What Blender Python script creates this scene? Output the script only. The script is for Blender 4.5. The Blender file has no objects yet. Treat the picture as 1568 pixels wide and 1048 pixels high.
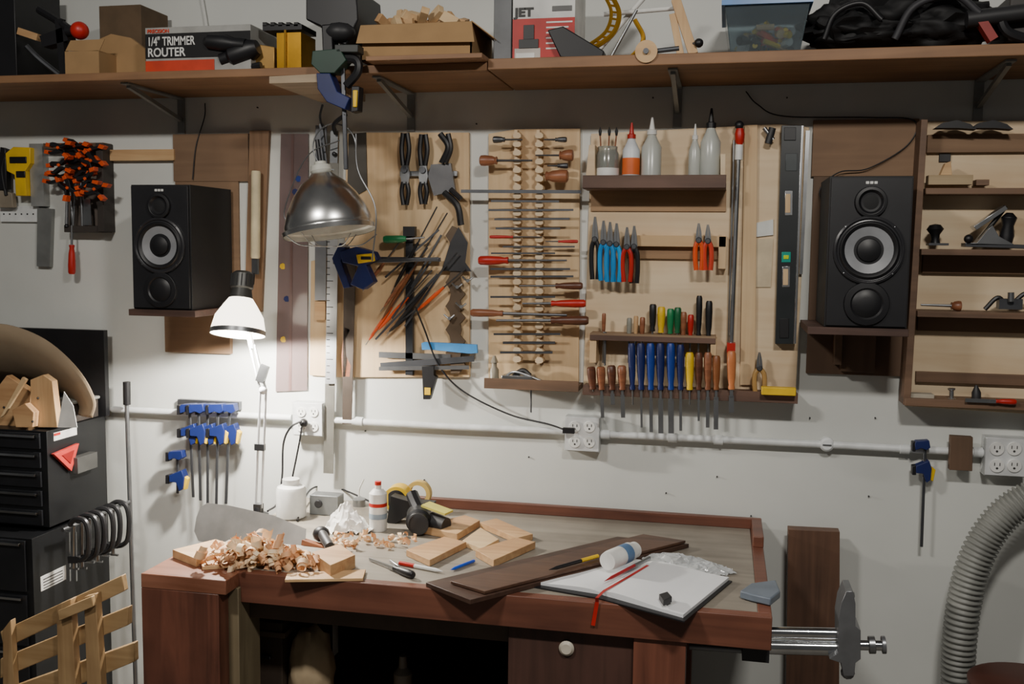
import bpy, bmesh, math, random
from mathutils import Vector, Matrix, noise
random.seed(7)
R = math.radians
# ---------------------------------------------------------------- camera model
F = 1524.0
yaw, pit, rol = R(12.0), R(5.4), R(0.65)
C = Vector((0, -2.93, 1.70))
fw = Vector((-math.sin(yaw)*math.cos(pit), math.cos(yaw)*math.cos(pit), -math.sin(pit)))
r0 = Vector((math.cos(yaw), math.sin(yaw), 0)); u0 = r0.cross(fw)
rt = r0*math.cos(rol)+u0*math.sin(rol); up = u0*math.cos(rol)-r0*math.sin(rol)
def ray(px, py): return fw+rt*((px-784)/F)-up*((py-524)/F)
def W(px, py, d=0.0):          # survey point on a plane d metres in front of the wall
    r = ray(px, py); return C+r*((-d-C.y)/r.y)
BZ = 0.90
def T(px, py, z=BZ):           # survey point on a horizontal plane
    r = ray(px, py); return C+r*((z-C.z)/r.z)
def S(px, d=0.0):
    r = ray(px, 524); return ((-d-C.y)/r.y)/F
# ---------------------------------------------------------------- materials
def lin(h):
    h = h.lstrip('#'); o = []
    for i in (0, 2, 4):
        c = int(h[i:i+2], 16)/255
        o.append(c/12.92 if c <= .04045 else ((c+.055)/1.055)**2.4)
    return (*o, 1)
def wlin(h, k=.86):
    c = lin(h); l = .3*c[0]+.59*c[1]+.11*c[2]; return tuple(l+(x-l)*k for x in c[:3])+(1,)
_mc = {}
def M(h, rough=.5, metal=0., var=.18, scale=14, bump=.0, trans=0., emis=0., alpha=1.):
    k = (h, rough, metal, var, scale, bump, trans, emis, alpha)
    if k in _mc: return _mc[k]
    m = bpy.data.materials.new('surface_'+h.strip('#')); m.use_nodes = True
    nt = m.node_tree; b = nt.nodes['Principled BSDF']; c = lin(h)
    tc = nt.nodes.new('ShaderNodeTexCoord'); n = nt.nodes.new('ShaderNodeTexNoise')
    n.inputs['Scale'].default_value = scale; n.inputs['Detail'].default_value = 5
    nt.links.new(tc.outputs['Object'], n.inputs['Vector'])
    cr = nt.nodes.new('ShaderNodeValToRGB')
    cr.color_ramp.elements[0].position = .3; cr.color_ramp.elements[1].position = .7
    cr.color_ramp.elements[0].color = tuple(x*(1-var) for x in c[:3])+(1,)
    cr.color_ramp.elements[1].color = tuple(min(1, x*(1+var)) for x in c[:3])+(1,)
    nt.links.new(n.outputs['Fac'], cr.inputs['Fac']); nt.links.new(cr.outputs['Color'], b.inputs['Base Color'])
    b.inputs['Roughness'].default_value = rough; b.inputs['Metallic'].default_value = metal
    b.inputs['Transmission Weight'].default_value = trans; b.inputs['Alpha'].default_value = alpha
    if emis:
        b.inputs['Emission Color'].default_value = c; b.inputs['Emission Strength'].default_value = emis
    if bump:
        bp = nt.nodes.new('ShaderNodeBump'); bp.inputs['Strength'].default_value = bump
        bp.inputs['Distance'].default_value = .01
        nt.links.new(n.outputs['Fac'], bp.inputs['Height']); nt.links.new(bp.outputs['Normal'], b.inputs['Normal'])
    _mc[k] = m; return m
def WD(h1, h2, ax='X', sc=1., rough=.6, knots=0.):
    k = ('w', h1, h2, ax, sc, rough, knots)
    if k in _mc: return _mc[k]
    m = bpy.data.materials.new('wood_'+h1.strip('#')); m.use_nodes = True
    nt = m.node_tree; b = nt.nodes['Principled BSDF']
    tc = nt.nodes.new('ShaderNodeTexCoord'); mp = nt.nodes.new('ShaderNodeMapping')
    s = [28*sc]*3; s['XYZ'.index(ax)] = 1.6*sc; mp.inputs['Scale'].default_value = s
    nt.links.new(tc.outputs['Object'], mp.inputs['Vector'])
    n = nt.nodes.new('ShaderNodeTexNoise'); n.inputs['Scale'].default_value = 1; n.inputs['Detail'].default_value = 8
    n.inputs['Distortion'].default_value = 1.2
    nt.links.new(mp.outputs['Vector'], n.inputs['Vector'])
    n2 = nt.nodes.new('ShaderNodeTexNoise'); n2.inputs['Scale'].default_value = 4.5; n2.inputs['Detail'].default_value = 4
    nt.links.new(tc.outputs['Object'], n2.inputs['Vector'])
    mx = nt.nodes.new('ShaderNodeMath'); mx.operation = 'MULTIPLY_ADD'; mx.inputs[1].default_value = .5
    ml = nt.nodes.new('ShaderNodeMath'); ml.operation = 'MULTIPLY'; ml.inputs[1].default_value = .5
    nt.links.new(n2.outputs['Fac'], ml.inputs[0]); nt.links.new(n.outputs['Fac'], mx.inputs[0]); nt.links.new(ml.outputs[0], mx.inputs[2])
    cr = nt.nodes.new('ShaderNodeValToRGB')
    cr.color_ramp.elements[0].position = .34; cr.color_ramp.elements[1].position = .62
    cr.color_ramp.elements[0].color = wlin(h2); cr.color_ramp.elements[1].color = wlin(h1)
    nt.links.new(mx.outputs[0], cr.inputs['Fac']); nt.links.new(cr.outputs['Color'], b.inputs['Base Color'])
    b.inputs['Roughness'].default_value = rough
    bp = nt.nodes.new('ShaderNodeBump'); bp.inputs['Strength'].default_value = .12; bp.inputs['Distance'].default_value = .004
    nt.links.new(n.outputs['Fac'], bp.inputs['Height']); nt.links.new(bp.outputs['Normal'], b.inputs['Normal'])
    _mc[k] = m; return m
# ---------------------------------------------------------------- mesh toolkit
Y = Vector((0, 1, 0)); Z = Vector((0, 0, 1)); X = Vector((1, 0, 0))
def crom(P, n):
    P = [Vector(p) for p in P]; out = []
    Q = [P[0]*2-P[1]]+P+[P[-1]*2-P[-2]]
    for i in range(1, len(Q)-2):
        for j in range(n):
            t = j/n; a, b, c, d = Q[i-1], Q[i], Q[i+1], Q[i+2]
            out.append(.5*((2*b)+(c-a)*t+(2*a-5*b+4*c-d)*t*t+(3*b-a-3*c+d)*t**3))
    out.append(P[-1]); return out
class G:
    def __init__(s, name): s.n = name; s.bm = bmesh.new(); s.m = []
    def mi(s, m):
        if m not in s.m: s.m.append(m)
        return s.m.index(m)
    def fc(s, vs, i):
        try: f = s.bm.faces.new(vs); f.material_index = i
        except ValueError: pass
    def prism(s, pts, off, mat):
        i = s.mi(mat); a = [s.bm.verts.new(p) for p in pts]; b = [s.bm.verts.new(p+off) for p in pts]
        s.fc(a, i); s.fc(b[::-1], i); n = len(a)
        for k in range(n): s.fc([a[k], b[k], b[(k+1) % n], a[(k+1) % n]], i)
        return s
    def pz(s, px, d0, d1, mat):      # wall-parallel prism: outline on front plane d1, back at d0
        return s.prism([W(p[0], p[1], d1) for p in px], Vector((0, d1-d0, 0)), mat)
    def box(s, a, b, mat):
        x0, y0, z0 = a; x1, y1, z1 = b
        return s.prism([Vector(p) for p in ((x0, y0, z0), (x1, y0, z0), (x1, y0, z1), (x0, y0, z1))], Vector((0, y1-y0, 0)), mat)
    def bp(s, x0, y0, x1, y1, d0, d1, mat):
        ym, xm = (y0+y1)/2, (x0+x1)/2
        xa, xb = W(x0, ym, d1).x, W(x1, ym, d1).x; za, zb = W(xm, y1, d1).z, W(xm, y0, d1).z
        return s.box((xa, -d1, za), (xb, -d0, zb), mat)
    def ob(s, a, b, w, t, mat, n=Y):  # oriented bar
        ax = (b-a).normalized(); sd = ax.cross(n).normalized()*w/2; nn = sd.cross(ax).normalized()*t
        return s.prism([a-sd-nn/2, a+sd-nn/2, b+sd-nn/2, b-sd-nn/2], nn, mat)
    def lathe(s, a, b, prof, mat, seg=16, cap=True):
        i = s.mi(mat); ax = b-a; z = ax.normalized()
        u = z.cross(X if abs(z.x) < .8 else Z).normalized(); v = z.cross(u); rings = []
        for t, r in prof:
            c = a+ax*t
            if r < 1e-6: rings.append([s.bm.verts.new(c)])
            else: rings.append([s.bm.verts.new(c+u*(r*math.cos(k*2*math.pi/seg))+v*(r*math.sin(k*2*math.pi/seg))) for k in range(seg)])
        for p, q in zip(rings, rings[1:]):
            for k in range(seg):
                l = (k+1) % seg
                if len(p) == 1 and len(q) > 1: s.fc([p[0], q[k], q[l]], i)
                elif len(q) == 1 and len(p) > 1: s.fc([p[k], q[0], p[l]], i)
                elif len(p) > 1: s.fc([p[k], q[k], q[l], p[l]], i)
        if cap:
            if len(rings[0]) > 1: s.fc(rings[0][::-1], i)
            if len(rings[-1]) > 1: s.fc(rings[-1], i)
        return s
    def cyl(s, a, b, r, mat, r2=None, seg=14):
        return s.lathe(a, b, [(0, r), (1, r if r2 is None else r2)], mat, seg)
    def tube(s, P, r, mat, n=8, seg=8, rf=None):
        P = crom(P, n) if n else [Vector(p) for p in P]; i = s.mi(mat); rings = []; u = None
        for k, p in enumerate(P):
            t = (P[min(k+1, len(P)-1)]-P[max(k-1, 0)]).normalized()
            if u is None: u = t.cross(X if abs(t.x) < .8 else Z).normalized()
            else: u = (u-t*u.dot(t)).normalized()
            v = t.cross(u); rr = rf(k, len(P)) if rf else r
            rings.append([s.bm.verts.new(p+u*(rr*math.cos(j*2*math.pi/seg))+v*(rr*math.sin(j*2*math.pi/seg))) for j in range(seg)])
        for p, q in zip(rings, rings[1:]):
            for j in range(seg): s.fc([p[j], q[j], q[(j+1) % seg], p[(j+1) % seg]], i)
        s.fc(rings[0][::-1], i); s.fc(rings[-1], i); return s
    def ball(s, c, r, mat, sc=(1, 1, 1), sub=2, amp=0., fr=3., seed=0):
        i = s.mi(mat); g = bmesh.ops.create_icosphere(s.bm, subdivisions=sub, radius=1)
        for v in g['verts']:
            p = v.co.copy(); k = 1+amp*noise.noise(p*fr+Vector((seed*7.3, seed, 0)))*2 if amp else 1
            v.co = Vector((p.x*sc[0], p.y*sc[1], p.z*sc[2]))*r*k+c
            for f in v.link_faces: f.material_index = i
        return s
    def torus(s, c, ax, Rr, r, mat, seg=28, a0=0, a1=2*math.pi):
        z = ax.normalized(); u = z.cross(X if abs(z.x) < .8 else Z).normalized(); v = z.cross(u)
        return s.tube([c+u*(Rr*math.cos(a0+(a1-a0)*k/seg))+v*(Rr*math.sin(a0+(a1-a0)*k/seg)) for k in range(seg+1)], r, mat, n=0, seg=8)
    def crumple(s, c, rx, ry, h, amp, mat, seed, pk=1., n=34, ang=0.):   # crumpled sheet standing on the bench
        i = s.mi(mat); V = []; ca, sa = math.cos(ang), math.sin(ang)
        for a in range(n):
            row = []
            for b in range(n):
                u, v = a/(n-1)*2-1, b/(n-1)*2-1
                q = Vector((u*2+seed, v*2-seed*3, seed)); uu = u*math.sqrt(1-v*v/2.4); vv = v*math.sqrt(1-u*u/2.4); r = min(1, math.sqrt(uu*uu+vv*vv))
                rid = (1-abs(noise.noise(q*1.1))*2.6)*.6+(1-abs(noise.noise(q*2.6))*2.6)*.4
                x = uu*rx*(1+.28*noise.noise(q*.9)); y = vv*ry*(1+.28*noise.noise(q*.9+Vector((5, 5, 5))))
                z = h*(1-r)**pk+amp*max(0, rid)*(1-.55*r)
                row.append(s.bm.verts.new(c+Vector((x*ca-y*sa+.15*rx*noise.noise(q*2), x*sa+y*ca+.15*ry*noise.noise(q*2.2+Vector((1, 9, 2))), z+.0012))))
            V.append(row)
        for a in range(n-1):
            for b in range(n-1): s.fc([V[a][b], V[a+1][b], V[a+1][b+1], V[a][b+1]], i)
        return s
    def done(s, bev=0., sharp=35):
        bmesh.ops.recalc_face_normals(s.bm, faces=s.bm.faces)
        me = bpy.data.meshes.new(s.n); vs = [v.co for v in s.bm.verts]
        lo = Vector([min(v[k] for v in vs) for k in range(3)]); hi = Vector([max(v[k] for v in vs) for k in range(3)]); c = (lo+hi)/2
        for v in s.bm.verts: v.co -= c
        for f in s.bm.faces: f.smooth = True
        s.bm.to_mesh(me); s.bm.free()
        for m in s.m: me.materials.append(m)
        me.set_sharp_from_angle(angle=R(sharp))
        o = bpy.data.objects.new(s.n, me); o.location = c; bpy.context.collection.objects.link(o)
        if bev:
            b = o.modifiers.new('bevel', 'BEVEL'); b.width = bev; b.segments = 2; b.limit_method = 'ANGLE'; b.angle_limit = R(50)
        return o
def text(parent, body, loc, size, mat, bold=0., sx=1.):
    c = bpy.data.curves.new('lettering', 'FONT'); c.body = body; c.size = size; c.extrude = .0004; c.offset = bold
    c.materials.append(mat); o = bpy.data.objects.new('lettering', c); bpy.context.collection.objects.link(o)
    o.parent = parent; o.location = loc-parent.location; o.rotation_euler = (R(90), 0, 0); o.scale = (sx, 1, 1); return o
# palette
PLY = WD('DDBD8C', 'C29C6A', 'Z', .8, .6); PLYX = WD('DDBC88', 'C49C68', 'X', .8, .6)
PLYL = WD('E4CDA6', 'D0B084', 'X', .7, .6)
MDF = WD('8E6E4E', '775A40', 'X', .6, .75); MDFD = WD('6B503A', '55402E', 'Z', .6, .75)
MAH = WD('7C4832', '542F22', 'X', .9, .42); MAHZ = WD('824A34', '563022', 'Z', .9, .42)
PINE = WD('D9B27A', 'B5854F', 'X', .9, .6); PINEZ = WD('D9B27A', 'B5854F', 'Z', .9, .6)
CRX = WD('B89662', '8A683A', 'X', .9, .6); CRZ = WD('B3905C', '846238', 'Z', .9, .6)
TAN = WD('D0A46C', 'AC7A46', 'X', 1.2, .6)
WAL = WD('54392B', '34231A', 'X', 1.2, .5); WALZ = WD('6E4C36', '4C3426', 'Z', 1, .55)
SHELF = WD('996E44', '745030', 'X', .8, .6)
BLK = M('17171A', .45); BLKM = M('0F0F11', .7); DK = M('2A2A2C', .5)
STL = M('9A9C9E', .32, .9); DSTL = M('606266', .4, .8); CHR = M('D0D2D4', .12, 1.); ALU = M('C4C6C8', .25, .95); BRK = M('8C8E8C', .5, .3)
RED = M('B3201A', .4); ORG = M('D8501E', .45); BLU = M('1E3C8C', .4); LBLU = M('1F86C8', .4); YEL = M('E0B81E', .45)
WHT = M('DEDEDA', .5); CARD = M('A08058', .85, var=.08); GRN = M('1E7A4A', .4); NAVY = M('17245A', .45)
HWD = WD('A8653A', '6E3A1E', 'X', 2, .4); HWDK = WD('6E3C22', '40200F', 'X', 2, .4); GOLD = M('C8962E', .3, .8)
PVC = M('D9DCDC', .4)
# ---------------------------------------------------------------- room
WALLM = M('D2D4CF', .6, var=.06, scale=3, bump=.12)
G('wall_back').box((-5, 0, 0), (4, .12, 3.3), WALLM).done()
G('floor').box((-5, -5, -.06), (4, 0, 0), M('6E6A64', .8, scale=5)).done()
g = G('wall_nails')
for x, y in ((1098, 730), (650, 735), (1020, 755), (1150, 790), (1330, 760), (1240, 640), (730, 190), (1205, 150), (560, 660), (810, 700), (1000, 150), (395, 165), (1340, 640), (965, 790)): c = W(x, y); g.cyl(c, c-Y*.006, .0022, DK, seg=8)
g.done()
# ---------------------------------------------------------------- high shelf
Zs = W(784, 139).z; Zt = Zs+.022; SD = .34
xl, xm, xr = -2.6, W(748, 120, SD).x, 1.6
G('wall_shelf_board').box((xl, -SD, Zs), (xm-.004, -.003, Zt), SHELF).done(.002)
G('wall_shelf_board').box((xm, -SD-.01, Zs), (xr, -.003, Zt+.006), SHELF).done(.002)
G('scrap_board').pz([(412, 117), (487, 113), (487, 126), (412, 128)], .02, .38, WD('B9A283', '8F7B60')).done(.001)
G('loose_plank').box((W(560, 90, .40).x, -.40, Zt), (W(738, 90, .40).x, -.05, Zt+.012), SHELF).done(.001)
for px in (278, 630, 1038, 1498):
    x = W(px, 150).x; g = G('shelf_bracket')
    g.box((x-.012, -.006, Zs-.115), (x+.012, -.001, Zs-.001), BRK)
    g.box((x-.012, -.31, Zs-.006), (x+.012, -.006, Zs-.001), BRK)
    g.ob(Vector((x, -.29, Zs-.008)), Vector((x, -.008, Zs-.07)), .012, .012, BRK, X); g.done()
def sbox(name, px0, px1, pyt, d0, d1, mat, zb=None, bev=.002, fin=True):
    g = G(name); zb = Zt+.001 if zb is None else zb; xm_ = (px0+px1)/2
    g.box((W(px0, pyt+30, d1).x, -d1, zb), (W(px1, pyt+30, d1).x, -d0, W(xm_, pyt, d1).z), mat)
    return g.done(bev) if fin else g
sbox('black_storage_case', -45, 22, -30, .06, .27, BLK)
g = sbox('small_cardboard_box', 100, 152, 78, .1, .3, CARD, fin=False)
g.pz([(100, 78), (152, 78), (160, 60), (108, 62)], .298, .3, CARD); g.done()
g = G('cardboard_sheet'); g.pz([(152, 120), (152, 60), (170, 52), (200, 58), (222, 75), (224, 120)], .2, .215, CARD); g.done()
sbox('dark_cardboard_box', 152, 216, 8, .03, .18, M('5E4C38', .85))
g = G('red_knob_hand_drill'); c = W(122, 47, .28)
g.ball(c, .026, RED, sub=3); g.cyl(c+Vector((-.04, 0, 0)), c, .016, BLK); g.tube([W(60, 15, .25), W(85, 30, .26), W(105, 44, .28)], .012, BLK)
g.ob(W(92, 30, .27), W(100, 118, .27), .022, .02, BLK); g.ob(W(30, 48, .26), W(60, 58, .26), .02, .02, PINE); g.pz([(60, 55), (100, 40), (104, 62), (66, 72)], .24, .28, BLK)
g.tube([W(95, 118, .2), W(60, 90, .22), W(40, 70, .24)], .008, DSTL); g.done()
# router box
o = G('router_box').box((W(223, 80, .31).x, -.31, Zt+.001), (W(384, 80, .31).x, -.14, W(300, 40, .31).z), M('9C9C98', .6))
x0, x1 = W(223, 80, .31).x, W(384, 80, .31).x; zt = W(300, 40, .31).z; h = zt-Zt; w = x1-x0
o.box((x0+.001, -.3125, Zt+h*.32), (x1, -.3101, zt-h*.14), BLKM); o.box((x0, -.3125, Zt+.002), (x0+w*.66, -.3101, Zt+h*.27), M('C83C1C', .5))
a = Vector((x0+w*.58, -.313, Zt+h*.66)); o.lathe(a, a+Vector((w*.38, 0, -h*.12)), [(0, .012), (.1, .022), (.5, .024), (.7, .018), (1, .018)], BLK)
b = o.done(.001)
text(b, '1/4" TRIMMER', Vector((x0+.008, -.313, Zt+h*.6)), .034, WHT, .0006, .72); text(b, 'ROUTER', Vector((x0+.008, -.313, Zt+h*.36)), .034, WHT, .0006, .9)
text(b, 'PRECISION', Vector((x0+.008, -.3125, zt-h*.12)), .014, M('D8401C'), .0003)
g = G('trim_router'); a = W(322, 90, .33); g.lathe(W(395, 72, .3), W(340, 92, .3), [(0, .02), (.2, .03), (.7, .03), (.8, .02), (1, .02)], BLK)
g.tube([W(345, 95, .3), W(370, 104, .3), W(400, 100, .3)], .01, BLK); g.done()
g = sbox('brass_box', 424, 461, 50, .2, .3, GOLD, fin=False); g.bp(402, 38, 462, 46, .2, .3, BLK)
for k in range(5): g.bp(402+k*12, 34, 408+k*12, 40, .2, .3, BLK)
g.ob(W(437, 46, .304), W(437, 105, .304), .006, .004, M('7A5A1A', .4, .8)); g.done()
g = G('brass_hinge_plate'); g.pz([(384, 66), (420, 72), (420, 106), (384, 104)], .2, .28, M('A8844A', .4, .5)); g.done(.002)
g = G('black_power_tool'); g.pz([(468, -20), (545, -20), (548, 30), (530, 70), (505, 60), (490, 40), (468, 30)], .1, .3, BLK)
g.ball(W(520, 50, .3), .035, DK, (1.3, 1, .8)); g.ob(W(505, 40, .3), W(508, 112, .3), .03, .05, BLK); g.done(.004)
# cardboard box full of offcuts
x0, x1 = W(552, 60, .33).x, W(722, 60, .33).x; zb = Zt+.0125; zt = W(640, 36, .33).z
g = G('cardboard_box'); t = .004
g.box((x0, -.33, zb), (x1, -.33+t, zt), CARD); g.box((x0, -.1, zb), (x1, -.1+t, zt), CARD)
g.box((x0, -.33, zb), (x0+t, -.1, zt), CARD); g.box((x1-t, -.33, zb), (x1, -.1, zt), CARD); g.box((x0, -.33, zb), (x1, -.1, zb+t), CARD)
g.prism([Vector((x0, -.33, zt)), Vector((x1, -.33, zt)), Vector((x1+.012, -.348, zt-.056)), Vector((x0-.006, -.348, zt-.05))], Vector((0, .004, .002)), CARD)
g.prism([Vector((x1, -.33, zt)), Vector((x1, -.1, zt)), Vector((x1+.06, -.1, zt-.05)), Vector((x1+.06, -.33, zt-.045))], Vector((0, 0, .003)), CARD); g.done()
g = G('wood_offcut_pile')
for k in range(54):
    x = random.uniform(x0+.03, x1-.03); c = Vector((x, random.uniform(-.3, -.14), zt+random.uniform(-.03, .04)))
    dr = Vector((random.uniform(-1, 1), random.uniform(-1, 1), random.uniform(-.5, .7))).normalized()
    g.ob(c-dr*.022, c+dr*.027, random.uniform(.018, .034), random.uniform(.014, .022), random.choice([PINE, TAN, PLYX]), Vector((dr.y, -dr.x, .3)).normalized())
g.done(.001)
sbox('grey_binder', 756, 783, -5, .12, .3, M('6E7072', .6))
# machine carton
x0, x1 = W(785, 50, .31).x, W(880, 50, .31).x; zt = W(830, -30, .31).z; z0 = Zt+.007
g = G('machine_carton'); g.box((x0, -.31, z0), (x1, -.12, zt), M('D0D0CC', .6)); zz = lambda py: W(830, py, .31).z
g.box((x0, -.3115, z0), (x1, -.3101, zz(28)), M('B02822', .5)); g.box((x0+.006, -.3125, z0+.004), (x0+.075, -.3116, z0+.03), M('B8B0A8', .5))
g.box((x0+.018, -.315, z0+.03), (x0+.07, -.3126, zz(60)), DK); g.box((x0+.03, -.315, zz(60)), (x0+.058, -.3126, zz(38)), DK); g.box((x0+.01, -.314, z0+.003), (x0+.06, -.3126, z0+.018), WHT)
g.box((x1-.06, -.3118, zz(18)), (x1-.008, -.3101, zz(10)), M('5A5A5A'))
for k in range(6): g.box((x1-.075, -.3125, zz(36+k*8)), (x1-.006-.01*(k % 3), -.3116, zz(33.5+k*8)), WHT)
b = g.done(.001)
text(b, 'JET', Vector((x0+.006, -.3115, zz(24))), .03, M('1A1A1A'), .0015, 1.2)
g = G('black_drill_press_handle'); g.pz([(838, 46), (862, 40), (925, 78), (922, 92), (858, 88)], .3, .345, BLK); g.done(.003)
g = G('yellow_ring_clamp'); pts = [(935, -10), (948, 20), (940, 50), (915, 70), (905, 72)]
g.tube([W(x, y, .31) for x, y in pts], .007, GOLD, seg=6); g.tube([W(x-12, y-2, .31) for x, y in pts], .005, GOLD, seg=6)
for p in crom([Vector((p[0], p[1], 0)) for p in pts], 3): g.cyl(W(p.x, p.y, .31), W(p.x-12, p.y-2, .31), .003, GOLD, seg=6)
g.tube([W(972, 30, .31), W(985, 60, .31), W(965, 88, .31), W(940, 90, .31)], .006, GOLD); g.cyl(W(975, 15, .31), W(930, 98, .31), .004, STL); g.done()
g = G('wooden_pulley'); c = W(990, 80, .345)
g.lathe(c+Y*.012, c-Y*.012, [(0, .028), (.3, .028), (.4, .022), (.6, .022), (.7, .028), (1, .028)], PINE, 24); g.cyl(c-Y*.02, c+Y*.1, .007, DSTL); g.cyl(c, W(1040, 74, .345), .006, DSTL); g.done()
g = G('steel_pipe_rod'); g.cyl(W(925, 22, .26), W(1040, 12, .26), .006, WHT); g.cyl(W(900, 96, .24), W(1000, -20, .24), .007, WHT); g.done()
g = G('wood_batten_clamp'); g.ob(W(1035, 0, .3), W(1062, 84, .3), .024, .03, PINEZ); g.ob(W(1030, 22, .3), W(1042, 84, .3), .018, .02, PINEZ); g.ball(W(1070, 66, .32), .012, BLK); g.cyl(W(1070, 66, .32), W(1052, 68, .3), .005, STL); g.done(.001)
# plastic tub
x0, x1 = W(1120, 50, .3).x, W(1226, 50, .3).x; z0 = Zt+.008; zt = W(1175, 8, .31).z
g = G('plastic_storage_bin'); CL = M('C4D2D8', .12, 0, .03, 3, 0, .92)
e = .018
bot = [Vector((x0, -.3, z0)), Vector((x1, -.3, z0)), Vector((x1, -.1, z0)), Vector((x0, -.1, z0))]
top = [Vector((x0-e, -.32, zt)), Vector((x1+e, -.32, zt)), Vector((x1+e, -.08, zt)), Vector((x0-e, -.08, zt))]
for k in range(4):
    l = (k+1) % 4; nrm = (bot[l]-bot[k]).cross(Z).normalized()*.002
    g.prism([bot[k], bot[l], top[l], top[k]], -nrm, CL)
g.box((x0, -.3, z0), (x1, -.1, z0+.003), CL)
g.box((x0-e-.008, -.33, zt), (x1+e+.008, -.07, zt+.012), M('2C6FB0', .35)); g.box((x0-e-.003, -.325, zt+.012), (x1+e+.003, -.075, zt+.022), M('2C6FB0', .35)); g.done()
g = G('small_parts_heap')
for k in range(60):
    c = Vector((random.uniform(x0+.03, x1-.03), random.uniform(-.28, -.13), random.uniform(z0+.018, z0+.075))); dr = Vector((random.uniform(-1, 1), random.uniform(-1, 1), random.uniform(-.3, .4))).normalized()
    g.cyl(c-dr*.022, c+dr*.022, random.uniform(.005, .012), random.choice([BLK, DK, WHT, YEL, STL, ORG, PINE]), seg=8)
g.done()
g = G('black_tool_bag')
for k, (px, py, rx, rz) in enumerate([(1290, 45, .1, .05), (1350, 25, .13, .08), (1440, 40, .14, .06), (1330, 55, .14, .035), (1420, 5, .1, .05)]):
    g.ball(W(px, py, .2), 1, BLKM, (rx, .09, rz), 4, .18, 3, k)
g.tube([W(1262, 60, .3), W(1280, 20, .31), W(1320, 5, .31), W(1350, 30, .31)], .007, BLK); g.tube([W(1370, 60, .3), W(1400, 10, .31), W(1460, -8, .31), W(1500, 20, .31)], .009, M('303034', .6)); g.done(0, 60)
g = G('caulking_gun'); g.cyl(W(1480, 30, .3), W(1640, 10, .3), .02, DK); g.ob(W(1500, 30, .3), W(1520, 62, .3), .02, .03, M('8A2A24', .5)); g.tube([W(1530, 20, .3), W(1545, 50, .3), W(1600, 66, .3)], .012, BLK); g.done()
g = G('metal_toolbox'); g.bp(1545, -10, 1640, 62, .1, .27, M('3A3634', .5)); g.done(.005)
# ---------------------------------------------------------------- quick-grip clamps
def qclamp(px, py, ln, d, dx=0, s=1., col=NAVY):
    g = G('bar_clamp'); u = S(px, d)*s; a = W(px, py, d); b = W(px+dx, py+ln, d)
    g.ob(a, b, 4.5*u, 2.2*u, DSTL)
    P = lambda x, y: (px+x*s, py+y*s)
    g.pz([P(-16, 2), P(-14, -2), P(6, -3), P(8, 8), P(2, 12), P(-6, 9), P(-15, 12)], d-.012, d+.014, col)
    g.pz([P(-20, -1), P(-15, -1), P(-15, 14), P(-20, 14)], d-.012, d+.012, BLK)
    y0 = 36
    g.pz([P(-14, y0), P(6, y0-8), P(10, y0+4), P(8, y0+22), P(2, y0+26), P(-3, y0+12), P(-14, y0+11)], d-.013, d+.016, col)
    g.pz([P(8, y0), P(16, y0+6), P(12, y0+24), P(8, y0+22)], d-.008, d+.01, YEL)
    g.pz([P(-20, y0), P(-14, y0-1), P(-14, y0+14), P(-20, y0+14)], d-.012, d+.012, BLK)
    return g.done(.0015)
rl = G('clamp_rail'); rl.bp(272, 614, 366, 626, .001, .02, DSTL); rl.done()
for k, (px, ln) in enumerate([(290, 140), (304, 145), (318, 150), (334, 168), (352, 150)]): qclamp(px, 622, ln, .06+.008*(k % 2), dx=(k-2)*-3, s=.98)
qclamp(272, 694, 62, .06, s=.95)
qclamp(1417, 678, 160, .045, s=1., dx=-6)
# ---------------------------------------------------------------- conduit and outlets
def pipe(pts, r=.0105, d=.025):
    g = G('conduit_pipe')
    for p, q in zip(pts, pts[1:]): g.cyl(W(*p, d), W(*q, d), r, PVC)
    return g
g = pipe([(172, 627), (447, 640)]); g.done()
g = pipe([(494.5, 643), (700, 654), (864, 661)])
g.lathe(W(545, 645, .025), W(556, 646, .025), [(0, .014), (1, .014)], PVC); g.done()
g = pipe([(919, 665), (1265, 681), (1507, 694)])
for x, y in ((927, 665.5), (1030, 670.5), (1100, 674), (1385, 688), (1497, 693)): g.lathe(W(x-7, y-.4, .025), W(x+7, y+.4, .025), [(0, .014), (1, .014)], PVC)
c = W(1266, 681, .03); g.lathe(c+Y*.02, c-Y*.008, [(0, .02), (.8, .02), (1, .014)], PVC, 20); g.ob(c-Y*.009+Vector((-.012, 0, 0)), c-Y*.009+Vector((.012, 0, 0)), .004, .003, STL); g.done()
def outlet(x0, y0, x1, y1):
    g = G('outlet_box'); g.bp(x0, y0, x1, y1, .001, .045, M('C9CCCC', .4, .2)); g.bp(x0+1, y0+1, x1-1, y1-1, .045, .05, M('D8DADA', .35, .1))
    dark = M('3A3A3A', .5)
    for i in (0, 1):
        for j in (0, 1):
            cx, cy = x0+(x1-x0)*(.29+.42*i), y0+(y1-y0)*(.28+.44*j); u = S(cx, .05); c = W(cx, cy, .05); w = (x1-x0)*u
            g.lathe(c+Y*.002, c-Y*.004, [(0, .17*w), (1, .165*w)], WHT, 20)
            for sx in (-1, 1): g.box((c.x+sx*.06*w-.0012, -.0548, c.z), (c.x+sx*.06*w+.0012, -.0539, c.z+.08*w), dark)
            g.lathe(c-Y*.0035+Z*-.06*w, c-Y*.0046+Z*-.06*w, [(0, .03*w), (1, .03*w)], dark, 10)
    return g.done(.002)
outlet(448, 617, 494, 668); outlet(865, 639, 918, 692); outlet(1508, 671, 1571, 730)
g = G('wood_block'); g.pz([(1456, 668), (1490, 670), (1489, 722), (1454, 720)], .036, .06, MDFD); g.done(.001)
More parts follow.
